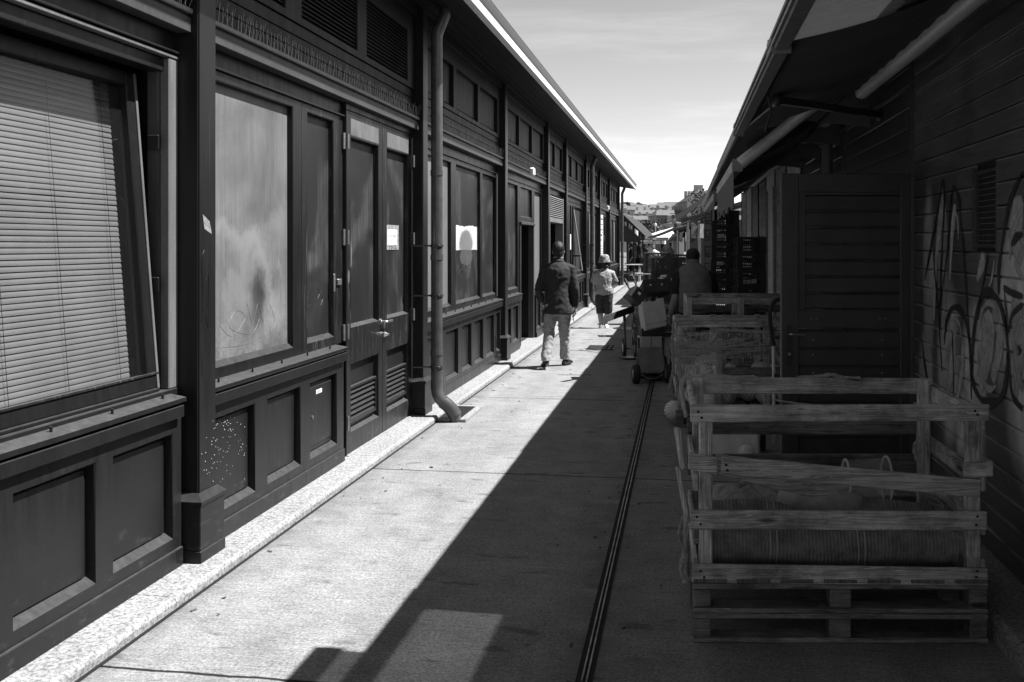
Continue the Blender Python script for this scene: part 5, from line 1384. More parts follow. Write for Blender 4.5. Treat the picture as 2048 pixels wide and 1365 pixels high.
def carton(label, corners_px, d, depth, mat, cat='carton', name='carton', yaw=0, open_top=False):
    """a box given by its front quad (tl, tr, br, bl) as seen from the alley mouth and its depth"""
    t = None
    q = [CL(px, py, d + off) for (px, py, off) in corners_px]
    c = sum(q, V())/4 + DV*depth/2; c.z = min(v.z for v in q)
    t = thing(name, label, cat, c)
    mb = MB()
    X = (q[1]-q[0]); Y = (q[0]-q[3]); n = X.cross(Y).normalized()
    if n.dot(DV) < 0: n = -n
    mid0 = (q[0]+q[3])/2; mid1 = (q[1]+q[2])/2
    mb.board(mid0 + n*depth/2, mid1 + n*depth/2, Y, n*depth, .006); body = mb.build('box_body', mat, t)
    return t, q, n, X, Y
t, q, n, X, Y = carton('pale carton with a taped seam set on the cart front', [(1281,674,0), (1324,673,0), (1324,697,0), (1281,697,0)], 12.05, .3, m_card, 'carton')
mb = MB(); mb.board((q[0]+q[1])/2-n*.001, (q[2]+q[3])/2-n*.001, X*.035, n*.002, .0003); mb.build('tape', m_card_d, t)
t, q, n, X, Y = carton('flat dark tray between the pale carton and the tipped one', [(1283,653,0), (1330,655,0), (1330,672,0), (1283,672,0)], 12.1, .35, m_card_d, 'tray', 'tray')
t, q, n, X, Y = carton('big plain cardboard carton tipped forward on top of the cart', [(1283,606,-.02), (1328,596,.0), (1334,640,-.06), (1290,652,-.08)], 11.75, .30, m_card)
mb = MB(); mb.board(q[0].lerp(q[1], .42)-n*.002+Y*.0, q[0].lerp(q[1], .62)-n*.002, Y*.09, n*.004, .0005); mb.build('hand_slot', m_void, t)
mb = MB(); mb.board((q[3]+q[2])/2 - X*.5 + Y*-.10 + n*.06, (q[3]+q[2])/2 + X*.46 + Y*-.10 + n*.06, Y*.2, n*.10, .004); mb.build('carton_flap', m_card, t)
t, q, n, X, Y = carton('wide dark carton with two pale spots lying across the load', [(1286,559,.05), (1341,557,.05), (1342,583,0), (1287,586,0)], 12.3, .28, m_card_d)
for f in (.27, .68):
    c = q[0].lerp(q[1], f)*.55 + q[3].lerp(q[2], f)*.45; mb = MB(); mb.ball(c-n*.001, .012, 10, 6); mb.build('pale_spot', m_paper, t)
mb = MB(); mb.board(q[1]+X*.03, q[2]+X*.045, n*.02, X*.03, .001); mb.build('torn_edge', m_strap, t)
mb = MB(); mb.board(q[0].lerp(q[1], .62)+UP*.025, q[0].lerp(q[1], .86)+UP*.03, UP*.03, n*.02, .004); mb.build('crumpled_paper', m_paper, t)
t, q, n, X, Y = carton('small dark box with a printed label tipped at the left of the load', [(1273,570,.0), (1296,592,0), (1280,610,-.06), (1257,589,-.04)], 12.1, .26, m_card_d)
c = q[0]*.3+q[1]*.35+q[2]*.2+q[3]*.15; mb = MB(); mb.board(c-X*.16-n*.001, c+X*.16-n*.001, Y*.2, n*.002, .0003); mb.build('printed_label', m_paper, t)
mb = MB(); mb.board(q[2]+X*.05-Y*.0, q[2]+X*.5+UP*.02, UP*.02, n*.16, .002); mb.build('open_flap', m_strap, t)
t, q, n, X, Y = carton('dark fruit box with round marks under the wide dark carton', [(1303,588,.1), (1330,587,.1), (1330,610,.1), (1303,612,.1)], 12.35, .3, m_card_d)
mb = MB(); mb.ball(q[0].lerp(q[2], .42)-n*.001, .02, 12, 6); mb.build('pale_spot', m_card, t)
# long boards
def plank(label, a, b, w, th, mat, cat='plank'):
    mb = MB(); mb.board(a, b, w, th, .003); return tag(mb.build('plank', mat, None), label, cat)
plank('dark plank sticking out low to the left of the load', CL(1204,641,11.9), CL(1268,618,12.4), V((0, .02, .085)), DV*.02, m_card_d)
plank('short pale plank end lying under the load', CL(1262,619,12.5), CL(1345,614,12.6), UP*.05, DV*.12, m_wood_l)
plank('dark board leaning behind the tipped carton', CL(1310,606,12.5), CL(1345,588,12.3), UP*.06, DV*.02, m_card_d)
for k, (px0, py0, px1, py1, d) in enumerate(((1262,650,1266,626,13.0), (1268,640,1284,640,13.0), (1266,668,1284,662,13.0))):
    plank(['upright offcut board beside the trolley pole', 'rough board lying crosswise under the plank end', 'rough board at the bottom left of the load'][k], CL(px0,py0,d), CL(px1,py1,d), (DV*.2+UP*.05), (RV*.02 if k == 0 else UP*.05)*1.0 if k == 0 else V((0,.02,.1)), m_wood_d)
# two hand trolleys at the left of the load
def trolley(label, base_px, d, top_a, top_b, wheels, black=True):
    t = thing('hand_trolley', label, 'hand trolley', (*gx(base_px, d), 0), R(9.8))
    for (p0, p1) in (top_a, top_b):
        mb = MB(); mb.tube([CL(*p0), CL(*p1)], .014, 10); po = mb.build('pole', m_dmetal, t, smooth=True)
        v = (CL(*p1)-CL(*p0)).normalized(); mb = MB(); mb.tube([CL(*p1)-v*.02, CL(*p1)+v*.12], .022, 10); mb.build('grip', m_black, po, smooth=True)
    for px, dd, r in wheels:
        c = CL(px, 690, dd); c.z = r; wheel(t, c, r, .05)
    mb = MB(); c0 = CL(wheels[0][0], 690, wheels[0][1]); c0.z = wheels[0][2]; c1_ = CL(wheels[1][0], 690, wheels[1][1]); c1_.z = wheels[0][2]; mb.tube([c0, c1_], .012, 8); mb.build('axle', m_galv, t)
    mb = MB(); mb.board(c0.lerp(c1_, .5)-DV*.05+UP*(-wheels[0][2]+.03), c0.lerp(c1_, .5)-DV*.28+UP*(-wheels[0][2]+.03), RV*.26, UP*.008, .002); mb.build('toe_plate', m_galv, t)
    return t
trolley('hand trolley with black rubber wheel half hidden left of the cart', 1262, 14.4, ((1251,690,14.3), (1249,640,14.5)), ((1266,690,14.3), (1264,640,14.5)), [(1248,14.5,.135), (1272,14.3,.135)])
trolley('hand trolley leaning back with its two grips raised above the load', 1280, 15.0, ((1288,640,14.6), (1254,568,15.4)), ((1300,636,14.6), (1268,560,15.6)), [(1285,14.7,.12), (1306,14.6,.12)])
fr = thing('trolley_frame', 'square pale steel trolley frame rising left of the crate stacks', 'trolley', (*gx(1280, 17), 0), R(9.8))
mb = MB()
for px in (1272, 1300): mb.tube([CL(px,660,16.8), CL(px,549,16.8)], .016, 8)
mb.build('upright', m_galv, fr)
for zy in (549, 585, 640):
    mb = MB(); mb.tube([CL(1271,zy,16.8), CL(1301,zy,16.8)], .014, 8); mb.build('cross_rail', m_galv, fr)
mb = MB(); mb.board(CL(1272,652,16.8), CL(1301,652,16.8), DV*.5, UP*.02, .003); mb.build('platform', m_galv, fr)
for px in (1274, 1298):
    c = CL(px, 600, 16.8); c.z = .08; wheel(fr, c, .08, .035)
    c = CL(px, 600, 17.2); c.z = .08; wheel(fr, c, .08, .035)
# ------------------------------------------------------------------ people
def hand(mb, wrist, dirv, palmn, side, s=1.0, curl=.35):
    """palm and five separate fingers hanging from the wrist along dirv; palmn points out of the palm; side is the thumb side"""
    d, n, sd = V(dirv).normalized(), V(palmn).normalized(), V(side).normalized()
    w = V(wrist)
    mb.tube([w-d*.01*s, w+d*.03*s, w+d*.085*s], [(.014*s, .026*s), (.016*s, .038*s), (.012*s, .040*s)], 10, up=n)
    for k, (o, L) in enumerate(((.030, .070), (.010, .078), (-.010, .073), (-.029, .058))):
        p0 = w + d*.075*s + sd*o*s; c = curl*(1+.12*k)
        p1 = p0 + (d*math.cos(c)+n*math.sin(c))*L*.5*s; p2 = p1 + (d*math.cos(c*2)+n*math.sin(c*2))*L*.3*s; p3 = p2 + (d*math.cos(c*2.8)+n*math.sin(c*2.8))*L*.25*s
        mb.tube([p0, p1, p2, p3], [.0095*s, .009*s, .0082*s, .006*s], 8)
    t0 = w + d*.025*s + sd*.030*s; t1 = t0 + (d*.6+sd*.6+n*.3).normalized()*.035*s; t2 = t1 + (d*.85+sd*.2+n*.35).normalized()*.03*s
    mb.tube([t0, t1, t2], [.013*s, .0105*s, .008*s], 8)
def wrinkle(mb, amp, freq, seed):
    for i, p in enumerate(mb.v):
        n = mnoise.noise_vector(p*freq + V((seed, seed*2, seed*3)))
        mb.v[i] = p + V((n.x, n.y, n.z*.4))*amp
    return mb
def ell(mb, pts, secs, n=18, up=(0,1,0)): mb.tube(pts, secs, n, up=up)
def head(mb, c, fwd, s=1.0, tilt=0):
    """skull, jaw, nose, brow, ears on the frame fwd; centre c at ear height"""
    f = V(fwd).normalized(); u = (V((0,0,1)) + f*tilt).normalized(); r = f.cross(u).normalized(); f = u.cross(r)
    M0 = Matrix((( r.x, f.x, u.x, c[0]), (r.y, f.y, u.y, c[1]), (r.z, f.z, u.z, c[2]), (0,0,0,1)))
    sub = MB()
    sub.ball((0, -.005*s, .03*s), (.074*s, .095*s, .098*s), 20, 14)
    sub.ball((0, .03*s, -.045*s), (.056*s, .062*s, .066*s), 18, 12)
    sub.ball((0, .055*s, -.085*s), (.03*s, .03*s, .022*s), 12, 8)
    sub.tube([(0, .085*s, .025*s), (0, .108*s, -.012*s), (0, .098*s, -.028*s)], [.009*s, .015*s, .012*s], 8)
    sub.tube([(-.05*s, .078*s, .035*s), (0, .092*s, .035*s), (.05*s, .078*s, .035*s)], .011*s, 8)
    sub.tube([(-.022*s, .084*s, -.056*s), (0, .09*s, -.056*s), (.022*s, .084*s, -.056*s)], .007*s, 8)
    for k in (-1, 1):
        sub.ball((k*.076*s, -.005*s, .0), (.010*s, .020*s, .034*s), 12, 8)
        sub.ball((k*.032*s, .074*s, .015*s), (.014*s, .012*s, .010*s), 10, 6)
    for p in sub.v: mb.v.append(M0 @ p)
    b = len(mb.v)-len(sub.v); mb.f += [[b+k for k in fc] for fc in sub.f]; mb.uv += sub.uv
    return M0
def shoe(mb, heel, toe, up, w=.045, h=.05):
    h0, t0, u = V(heel), V(toe), V(up).normalized(); d = (t0-h0)
    ell(mb, [h0+u*.03-d*.02, h0+d*.25+u*.036, h0+d*.55+u*.032, h0+d*.8+u*.024, h0+d*1.0+u*.018], [(.028, w*.62), (.046, w*.8), (.034, w*.95), (.026, w), (.012, w*.5)], 12, up=u)
    mb.tube([h0-d*.02+u*.006, h0+d*.5+u*.006, h0+d*.98+u*.006], [(.007, w*.75), (.007, w*1.05), (.006, w*.6)], 10, up=u)

# --- the walking man in the jacket (back to us). local frame: x right, y ahead, z up
def man_jacket():
    px = lambda x, y: ((x-1118)*.00667, (737-y)*.00667)
    base = V((*gx(1116, 13.25), 0)); rz = R(9.8)
    B = MB()
    hipL, hipR = V((-.085, 0, .82)), V((.085, .02, .82))
    knL, anL = V((-.125, -.05, .46)), V((-.165, -.20, .125)); knR, anR = V((.09, .16, .46)), V((.105, .27, .09))
    ell(B, [V((0,.0,.80)), V((0,.0,.95)), V((0,-.01,1.12)), V((0,-.005,1.28)), V((0,.0,1.36)), V((0,.005,1.41))], [(.10,.15), (.095,.14), (.105,.165), (.10,.175), (.07,.13), (.05,.06)])
    B.tube([V((0,.0,1.36)), V((0,.012,1.44)), V((.005,.018,1.50))], [.058, .054, .055], 14)
    M0 = head(B, V((.006, .03, 1.545)), (.12, 1, 0), .98, .02)
    for h, k, a in ((hipL, knL, anL), (hipR, knR, anR)): B.tube([h, (h+k)/2, k, (k*.6+a*.4), a], [.085, .075, .054, .055, .036], 14)
    shL, elL, wrL = V((-.172, .0, 1.315)), V((-.262, -.03, 1.04)), V((-.215, .10, .86)); shR, elR, wrR = V((.172, .0, 1.315)), V((.232, -.03, 1.05)), V((.238, .02, .80))
    for a, e, w in ((shL, elL, wrL), (shR, elR, wrR)): B.tube([a*.97, (a+e)/2, e, (e+w)/2, w], [.056, .05, .042, .038, .028], 12)
    hand(B, wrR, (-.02, .05, -1), (-1, .15, 0), (0, 1, 0), 1.0, .4); hand(B, wrL, (.15, .3, -1), (1, .2, 0), (0, 1, 0), 1.0, .5)
    for an, toe in ((anL, V((-.20, -.16, .012))), (anR, V((.15, .40, .02)))): B.tube([an, an*.4+toe*.6+V((0,0,.03))], [.036, .03], 10)
    fb = fuse(B, .0065, 1); o = fb.build('person', m_skin, None, smooth=True, fix=False); o.location = base; o.rotation_euler = (0, 0, rz)
    tag(o, 'man in a dark jacket and pale trousers walking away in the sun', 'person')
    J = MB()
    ell(J, [V((0,-.01,.72)), V((0,-.012,.80)), V((0,-.012,.94)), V((0,-.01,1.06)), V((0,-.012,1.2)), V((0,-.008,1.30)), V((0,-.002,1.365)), V((0,.004,1.41)), V((0,.006,1.435))],
        [(.135,.198), (.135,.190), (.122,.170), (.116,.160), (.124,.178), (.118,.192), (.092,.155), (.066,.080), (.062,.070)], 28)
    for a, e, w, sg in ((shL, elL, wrL, -1), (shR, elR, wrR, 1)):
        J.tube([a+V((-sg*.05,0,.015)), a+V((sg*.012,0,.0)), (a*.6+e*.4), e, (e*.5+w*.5), w+V((0,0,.015))], [.066, .068, .064, .054, .052, .044], 16)
    J = fuse(J, .011, 3); wrinkle(J, .012, 7, 3.1); wrinkle(J, .006, 22, 9.1)
    jk = J.build('jacket', m_jacket, o, smooth=True, local=True, fix=False)
    mb = MB(); mb.tube([V((0,.002,1.405)), V((0,.008,1.432)), V((0,.012,1.455))], [(.078,.088), (.07,.078), (.062,.068)], 22, cap=False, up=(0,1,0)); mb.tube([V((0,.012,1.455)), V((0,.006,1.43))], [(.060,.066), (.066,.074)], 22, cap=False, up=(0,1,0)); mb.build('collar', m_jacket, jk, smooth=True, local=True)
    mb = MB(); mb.tube([V((0,.014,1.45)), V((0,.015,1.474))], [(.061,.067), (.058,.062)], 20, up=(0,1,0)); mb.build('shirt_collar', simple('pale_shirt', .3, .4, 9, .8), o, smooth=True, local=True)
    T = MB()
    ell(T, [V((0,0,.70)), V((0,0,.84))], [(.115,.165), (.105,.155)], 20)
    for h, k, a in ((hipL, knL, anL), (hipR, knR, anR)):
        T.tube([h+V((0,0,.02)), (h*.55+k*.45), k, (k*.5+a*.5), a+V((0,0,.02)), a+V((0,0,-.005))], [.100, .088, .070, .066, .068, .070], 18)
    T = fuse(T, .011, 2); wrinkle(T, .014, 9, 1.7); wrinkle(T, .012, 24, 4.7)
    T.build('trousers', m_trouser, o, smooth=True, local=True, fix=False)
    for an, he, to, up in ((anL, V((-.155,-.255,.085)), V((-.20,-.05,.0)), V((0,.75,.6))), (anR, V((.085,.22,.012)), V((.205,.44,.012)), V((0,0,1)))):
        S = MB(); shoe(S, he, to, up, .048); S.tube([an+V((0,0,.03)), he*.65+to*.35+V((0,0,.04))], [.044, .046], 12); S = fuse(S, .006, 1)
        mn = min(v.z for v in S.v)
        for v in S.v: v.z -= mn - .002 if mn < 0.002 else 0
        S.build('shoe', m_shoe, o, smooth=True, local=True, fix=False)
    Hh = MB(); sub = MB()
    sub.ball((0, -.018, .042), (.083, .098, .098), 26, 18); sub.ball((0, -.045, -.02), (.070, .060, .062), 20, 12); sub.ball((0, .05, .105), (.055, .04, .025), 14, 8)
    for kx in (-1, 1): sub.ball((kx*.064, .012, .01), (.016, .03, .04), 10, 8)
    sub.v = [M0 @ v for v in sub.v]; Hh = fuse(sub, .007, 2); wrinkle(Hh, .006, 60, 2)
    Hh.build('hair', m_hair, o, smooth=True, local=True, fix=False)
    G = MB(); G.tube([M0 @ V((.082, -.01, .02)), M0 @ V((.084, .04, .02)), M0 @ V((.07, .10, .015))], .003, 6); G.tube([M0 @ V((-.082, -.01, .02)), M0 @ V((-.084, .04, .02)), M0 @ V((-.07, .10, .015))], .003, 6)
    for kx in (-1, 1): G.tube([M0 @ V((kx*.034+.024*math.cos(a), .108, .012+.018*math.sin(a))) for a in [2*PI*k/16 for k in range(17)]], .002, 6)
    G.build('spectacles', m_glassy, o, local=True)
    ph = thing('phone', 'dark phone in the right hand of the man in the jacket', 'phone', base + Matrix.Rotation(rz, 3, 'Z') @ V((.205, .03, .70)), rz)
    mb = MB(); mb.board((0,-.0,-.08), (0,.02,.05), (0,.065,.0), (.008,0,0), .003); mb.build('phone_body', m_glassy, ph, local=True)
    mb = MB(); mb.board((-.0046,-.001,-.075), (-.0046,.019,.045), (0,.058,.0), (.0008,0,0), .0002); mb.build('phone_screen', m_black, ph, local=True)
man_jacket()

def woman_hat():
    base = V((*gx(1208, 19.45), 0)); rz = R(5); S_ = .93
    s = lambda x, y, z: V((x*S_, y*S_, z*S_))
    B = MB()
    hipL, hipR = s(-.08,0,.73), s(.08,.0,.73); knL, anL = s(-.085,.02,.40), s(-.06,-.03,.08); knR, anR = s(.09,.0,.40), s(.03,.04,.08)
    ell(B, [s(0,0,.70), s(0,0,.86), s(0,.0,1.02), s(0,.01,1.14), s(0,.015,1.21), s(0,.02,1.25)], [(.10,.15), (.085,.125), (.10,.14), (.09,.155), (.06,.11), (.045,.05)])
    B.tube([s(0,.01,1.2), s(0,.025,1.3), s(.005,.03,1.34)], [.05, .046, .05], 12)
    M0 = head(B, s(.01,.04,1.385), (.45, 1, 0), .95, -.10)
    for h, k, a in ((hipL, knL, anL), (hipR, knR, anR)): B.tube([h, (h+k)/2, k, (k*.6+a*.4), a], [.09, .08, .052, .054, .036], 14)
    shL, elL, wrL = s(-.165,.01,1.16), s(-.215,.06,.96), s(-.08,.22,.92); shR, elR, wrR = s(.165,.01,1.16), s(.235,.03,.95), s(.10,.21,.92)
    for a, e, w in ((shL, elL, wrL), (shR, elR, wrR)): B.tube([a, (a+e)/2, e, (e+w)/2, w], [.05, .045, .038, .034, .026], 12)
    hand(B, wrL, (.5, .8, 0), (0, -.3, 1), (0, 0, 1), .85); hand(B, wrR, (-.5, .8, 0), (0, -.3, 1), (0, 0, 1), .85)
    for an in (anL, anR): B.tube([an, an+V((.01, .10, -.05))], [.034, .03], 10)
    fb = fuse(B, .0065, 1); o = fb.build('person', m_skin, None, smooth=True, fix=False); o.location = base; o.rotation_euler = (0, 0, rz)
    tag(o, 'woman in a sun hat, patterned blouse and dark cropped trousers walking away', 'person')
    J = MB()
    ell(J, [s(0,0,.70), s(0,0,.80), s(0,.0,.92), s(0,.0,1.05), s(0,.01,1.16), s(0,.015,1.22), s(0,.02,1.255)], [(.13,.185), (.13,.18), (.115,.165), (.118,.168), (.098,.17), (.07,.125), (.052,.06)], 24)
    for a, e, sg in ((shL, elL, -1), (shR, elR, 1)): J.tube([a+V((-sg*.04,0,.0)), a+V((sg*.01,0,-.005)), (a+e)/2, e], [.062, .068, .068, .070], 16)
    J = fuse(J, .011, 3); wrinkle(J, .02, 8, 5.5); wrinkle(J, .006, 25, 2.5); J.build('blouse', m_blouse, o, smooth=True, local=True, fix=False)
    T = MB(); ell(T, [s(0,0,.66), s(0,0,.76)], [(.115,.165), (.105,.155)], 18)
    for h, k, a in ((hipL, knL, anL), (hipR, knR, anR)): T.tube([h, (h+k)/2, k, k*.7+a*.3], [.10, .098, .082, .078], 16)
    T = fuse(T, .011, 2); wrinkle(T, .012, 11, 8.2); T.build('cropped_trousers', m_capri, o, smooth=True, local=True, fix=False)
    for an, dx in ((anL, -.015), (anR, .05)):
        Sh = MB(); he = V((an.x, an.y-.05, .004)); shoe(Sh, he, he+V((dx, .2, 0)), (0,0,1), .04); Sh = fuse(Sh, .006, 1); Sh.build('shoe', m_paper, o, smooth=True, local=True, fix=False)
    Hh = MB(); Hh.ball((0,-.03,-.01), (.085, .085, .09), 20, 14); Hh.ball((-.05,-.05,-.075), (.05,.05,.045), 14, 10); Hh.ball((.04,-.055,-.075), (.055,.045,.045), 14, 10); Hh.ball((-.08,-.02,-.05), (.03,.04,.05), 12, 8)
    Hh.v = [M0 @ v for v in Hh.v]; Hh = fuse(Hh, .008, 2); wrinkle(Hh, .012, 35, 3); Hh.build('hair', m_hair, o, smooth=True, local=True, fix=False)
    Ht = MB(); Ht.lathe([(.121,-.030), (.123,-.025), (.104,.018), (.100,.045), (.092,.080), (.072,.108), (.04,.120), (.004,.122)], (0,-.005,.035), 30)
    Ht.v = [M0 @ v for v in Ht.v]; wrinkle(Ht, .010, 14, 6); ht_ = Ht.build('sun_hat', m_hat, o, smooth=True, local=True)
woman_hat()

def man_vest():
    base = V((*gx(1390, 12.25), 0)); rz = R(9.8)
    B = MB(); f = .00615
    hipL, hipR = V((-.10, -.02, .80)), V((.10, -.02, .80)); knL, anL = V((-.20, .06, .45)), V((-.31, -.40, .10)); knR, anR = V((.12, .10, .45)), V((.12, .02, .10))
    ell(B, [V((0,-.02,.78)), V((0,-.02,.95)), V((0,.03,1.12)), V((0,.08,1.27)), V((0,.12,1.34)), V((0,.15,1.37))], [(.11,.165), (.12,.175), (.13,.19), (.12,.19), (.08,.15), (.055,.065)])
    B.tube([V((0,.12,1.32)), V((.01,.17,1.385)), V((.01,.20,1.42))], [.062, .058, .058], 14)
    M0 = head(B, V((.012, .225, 1.455)), (.1, 1, -.12), 1.0, .12)
    for h, k, a in ((hipL, knL, anL), (hipR, knR, anR)): B.tube([h, (h+k)/2, k, (k*.6+a*.4), a], [.095, .085, .06, .058, .04], 14)
    shL, elL, wrL = V((-.20,.07,1.25)), V((-.245,.0,.98)), V((-.29,.10,.735)); shR, elR, wrR = V((.20,.07,1.25)), V((.25,.12,1.0)), V((.20,.32,.85))
    for a, e, w in ((shL, elL, wrL), (shR, elR, wrR)): B.tube([a, (a+e)/2, e, (e*.7+w*.3), (e+w)/2, w], [.06, .055, .047, .049, .043, .031], 14)
    hand(B, wrL, (-.1, .25, -1), (1, .3, 0), (0, 1, 0), 1.05, .6); hand(B, wrR, (-.2, .9, -.2), (0, 0, -1), (-1, 0, 0), 1.05, .5)
    for an in (anL, anR): B.tube([an, an+V((0, .10, -.05))], [.04, .034], 10)
    fb = fuse(B, .0065, 1); o = fb.build('person', m_skin, None, smooth=True, fix=False); o.location = base; o.rotation_euler = (0, 0, rz)
    tag(o, 'man in a padded sleeveless vest stooping among the crates in the shade', 'person')
    secs = [(.145,.20), (.15,.205), (.15,.205), (.158,.212), (.150,.205), (.158,.215), (.140,.208), (.10,.17), (.07,.085), (.068,.078)]
    J = MB(); ell(J, [V((0,-.03,.80)), V((0,-.03,.90)), V((0,-.02,.98)), V((0,.0,1.06)), V((0,.025,1.12)), V((0,.055,1.20)), V((0,.085,1.28)), V((0,.12,1.345)), V((0,.15,1.385)), V((0,.165,1.415))], secs, 28)
    J = fuse(J, .012, 2); wrinkle(J, .012, 10, 4); vs = J.build('padded_vest', m_vest, o, smooth=True, local=True, fix=False)
    mb = MB(); mb.tube([V((0,.15,1.385)), V((0,.172,1.43))], [(.082,.094), (.074,.084)], 22, cap=False, up=(0,1,0)); mb.build('vest_collar', m_vest, vs, smooth=True, local=True)
    J = MB()
    for a, e, sg in ((shL, elL, -1), (shR, elR, 1)): J.tube([a+V((-sg*.05,0,.01)), a, (a+e)/2, e*.85+a*.15], [.075, .076, .073, .072], 16)
    ell(J, [V((0,.04,1.16)), V((0,.085,1.28))], [(.12,.18), (.11,.17)]); J = fuse(J, .011, 2); wrinkle(J, .01, 14, 7); J.build('t_shirt', m_tshirt, o, smooth=True, local=True, fix=False)
    T = MB(); ell(T, [V((0,-.02,.70)), V((0,-.02,.84))], [(.13,.18), (.125,.175)], 18)
    for h, k, a in ((hipL, knL, anL), (hipR, knR, anR)): T.tube([h, (h+k)/2, k, (k+a)/2, a], [.11, .10, .085, .08, .078], 16)
    T = fuse(T, .012, 2); wrinkle(T, .014, 10, 2); T.build('trousers', m_capri, o, smooth=True, local=True, fix=False)
    for an in (anL, anR):
        Sh = MB(); he = V((an.x, an.y-.06, .004)); shoe(Sh, he, he+V((-.01, .28, 0)), (0,0,1), .05); Sh.tube([an+V((0,0,.02)), he+V((0,.08,.05))], [.046, .048], 12); Sh = fuse(Sh, .007, 1); so = Sh.build('shoe', m_shoe, o, smooth=True, local=True, fix=False)
        mb = MB(); mb.tube([he+V((0,-.012,.045)), he+V((0,.07,.055))], [(.008,.046), (.008,.05)], 12, up=(0,0,1)); mb.build('pale_sock', m_strap, so, smooth=True, local=True)
    Hh = MB(); Hh.ball((0,-.015,.045), (.088, .104, .10), 26, 18); Hh.ball((0,-.05,-.02), (.07,.056,.055), 18, 12)
    Hh.v = [M0 @ v for v in Hh.v]; Hh = fuse(Hh, .008, 2); wrinkle(Hh, .005, 60, 2); Hh.build('hair', m_hair, o, smooth=True, local=True, fix=False)
    mb = MB(); mb.tube([wrL+V((-.0,-.005,.03)), wrL+V((0,-.0,.012))], [.038, .038], 16); mb.build('wristband', m_strap, o, smooth=True, local=True)
man_vest()

# --- shoppers far down the market
def shopper():
    B = MB()
    ell(B, [V((0,0,.82)), V((0,0,1.0)), V((0,0,1.2)), V((0,0,1.36)), V((0,0,1.43))], [(.10,.16), (.10,.15), (.115,.185), (.09,.17), (.05,.06)])
    B.tube([V((0,0,1.38)), V((0,.01,1.5))], [.055, .05], 12); M0 = head(B, V((0,.02,1.57)), (0,1,0), 1)
    for sg in (-1, 1):
        B.tube([V((sg*.09,0,.84)), V((sg*.09,.03*sg,.46)), V((sg*.09,-.06*sg,.06))], [.09, .06, .04], 12); B.tube([V((sg*.09,-.06*sg-.05,.03)), V((sg*.09,.12-.06*sg,.03))], [.035, .03], 10)
        B.tube([V((sg*.19,0,1.34)), V((sg*.25,.0,1.08)), V((sg*.22,.12,.85))], [.055, .045, .03], 12)
        hand(B, (sg*.22,.12,.85), (0,.3,-1), (-sg,0,0), (0,1,0), 1.0)
    fb = fuse(B, .012, 1); o = fb.build('person', m_skin, None, smooth=True, fix=False)
    T = MB(); ell(T, [V((0,0,.92)), V((0,0,1.0)), V((0,0,1.2)), V((0,0,1.37)), V((0,0,1.44))], [(.125,.18), (.12,.17), (.13,.2), (.10,.18), (.065,.075)])
    for sg in (-1, 1): T.tube([V((sg*.17,0,1.34)), V((sg*.245,0,1.12))], [.07, .065], 12)
    T = fuse(T, .016, 2); T.build('shirt', m_cloth_a, o, smooth=True, local=True, fix=False)
    T = MB()
    for sg in (-1, 1): T.tube([V((sg*.08,0,.9)), V((sg*.09,.03*sg,.46)), V((sg*.09,-.06*sg,.1))], [.11, .085, .075], 12)
    T = fuse(T, .016, 2); T.build('trousers', m_capri, o, smooth=True, local=True, fix=False)
    Hh = MB(); Hh.ball((0,-.015,.045), (.085,.10,.095), 18, 12); Hh.v = [M0 @ v for v in Hh.v]; Hh.build('hair', m_hair, o, smooth=True, local=True)
    return o
sh0 = shopper(); first = True
SP = [(1262,52,2.0,'leftmost shopper standing in the shade of the far left canopy',0), (1270,55,.3,'shopper second from the left under the far left canopy',0), (1279,50,-1.2,'shopper beside the post of the far left canopy',0), (1288,58,2.8,'shopper near the outer edge of the far left canopy',0),
      (1307,40,3.1,'shopper with a pale shirt seen above the rear crate stacks',1), (1325,60,1.0,'distant shopper beneath the white parasol canopies',1), (1340,54,2.4,'distant shopper in front of the dark far awning',0), (1298,64,.4,'most distant shopper between the canopies',1)]
for px, d, a, l, pale in SP:
    if first: o = sh0; first = False
    else: o = copy_tree(sh0)
    x, y = gx(px, d); o.location = (x, y, 0); o.rotation_euler = (0, 0, a); tag(o, l, 'person', 'shoppers far down the market'); s_ = random.uniform(.94, 1.05); o.scale = (s_, s_, s_)
    if pale:
        for ch in o.children:
            if ch.name.startswith('shirt'): ch.data = ch.data.copy(); ch.data.materials[0] = m_paper
# ------------------------------------------------------------------ the far end of the market
lc = thing('market_stall', 'next market stall beyond the long hall with a low sloping canopy on the left', 'market stall', (-4, 50, 0))
def AX(px, py, d): return at(px, py, d)
mb = MB(); mb.prism([(-9, 43.5, 3.6), (-2.72, 43.5, 3.06), (-1.62, 43.5, 1.98), (-1.60, 43.5, 1.88), (-2.75, 43.5, 2.92), (-9, 43.5, 3.45)], (0,43.5,0), (0,62,0)); mb.build('canopy_roof', simple('dark_felt_roof', .02, .035, 4, .9), lc)
mb = MB(); mb.box(-1.66, -1.58, 43.45, 62, 1.86, 1.95, .01); mb.build('gutter', m_galv, lc)
mb = MB(); mb.prism([(-9, 43.4, 3.3), (-2.9, 43.4, 2.78), (-1.75, 43.4, 1.84), (-1.9, 43.4, 1.70), (-9, 43.4, 2.2)], (0,43.4,0), (0,43.45,0)); mb.build('canopy_end', m_awn, lc)
for y in (44.5, 50, 56, 61): 
    mb = MB(); mb.box(-2.5, -2.4, y, y+.1, .0, 2.6, .01); mb.build('canopy_post', m_dmetal, lc)
mb = MB(); mb.box(-9, -5, 44, 62, 0, 3.4, .02); mb.build('stall_body', m_boards2, lc)
tb0 = None
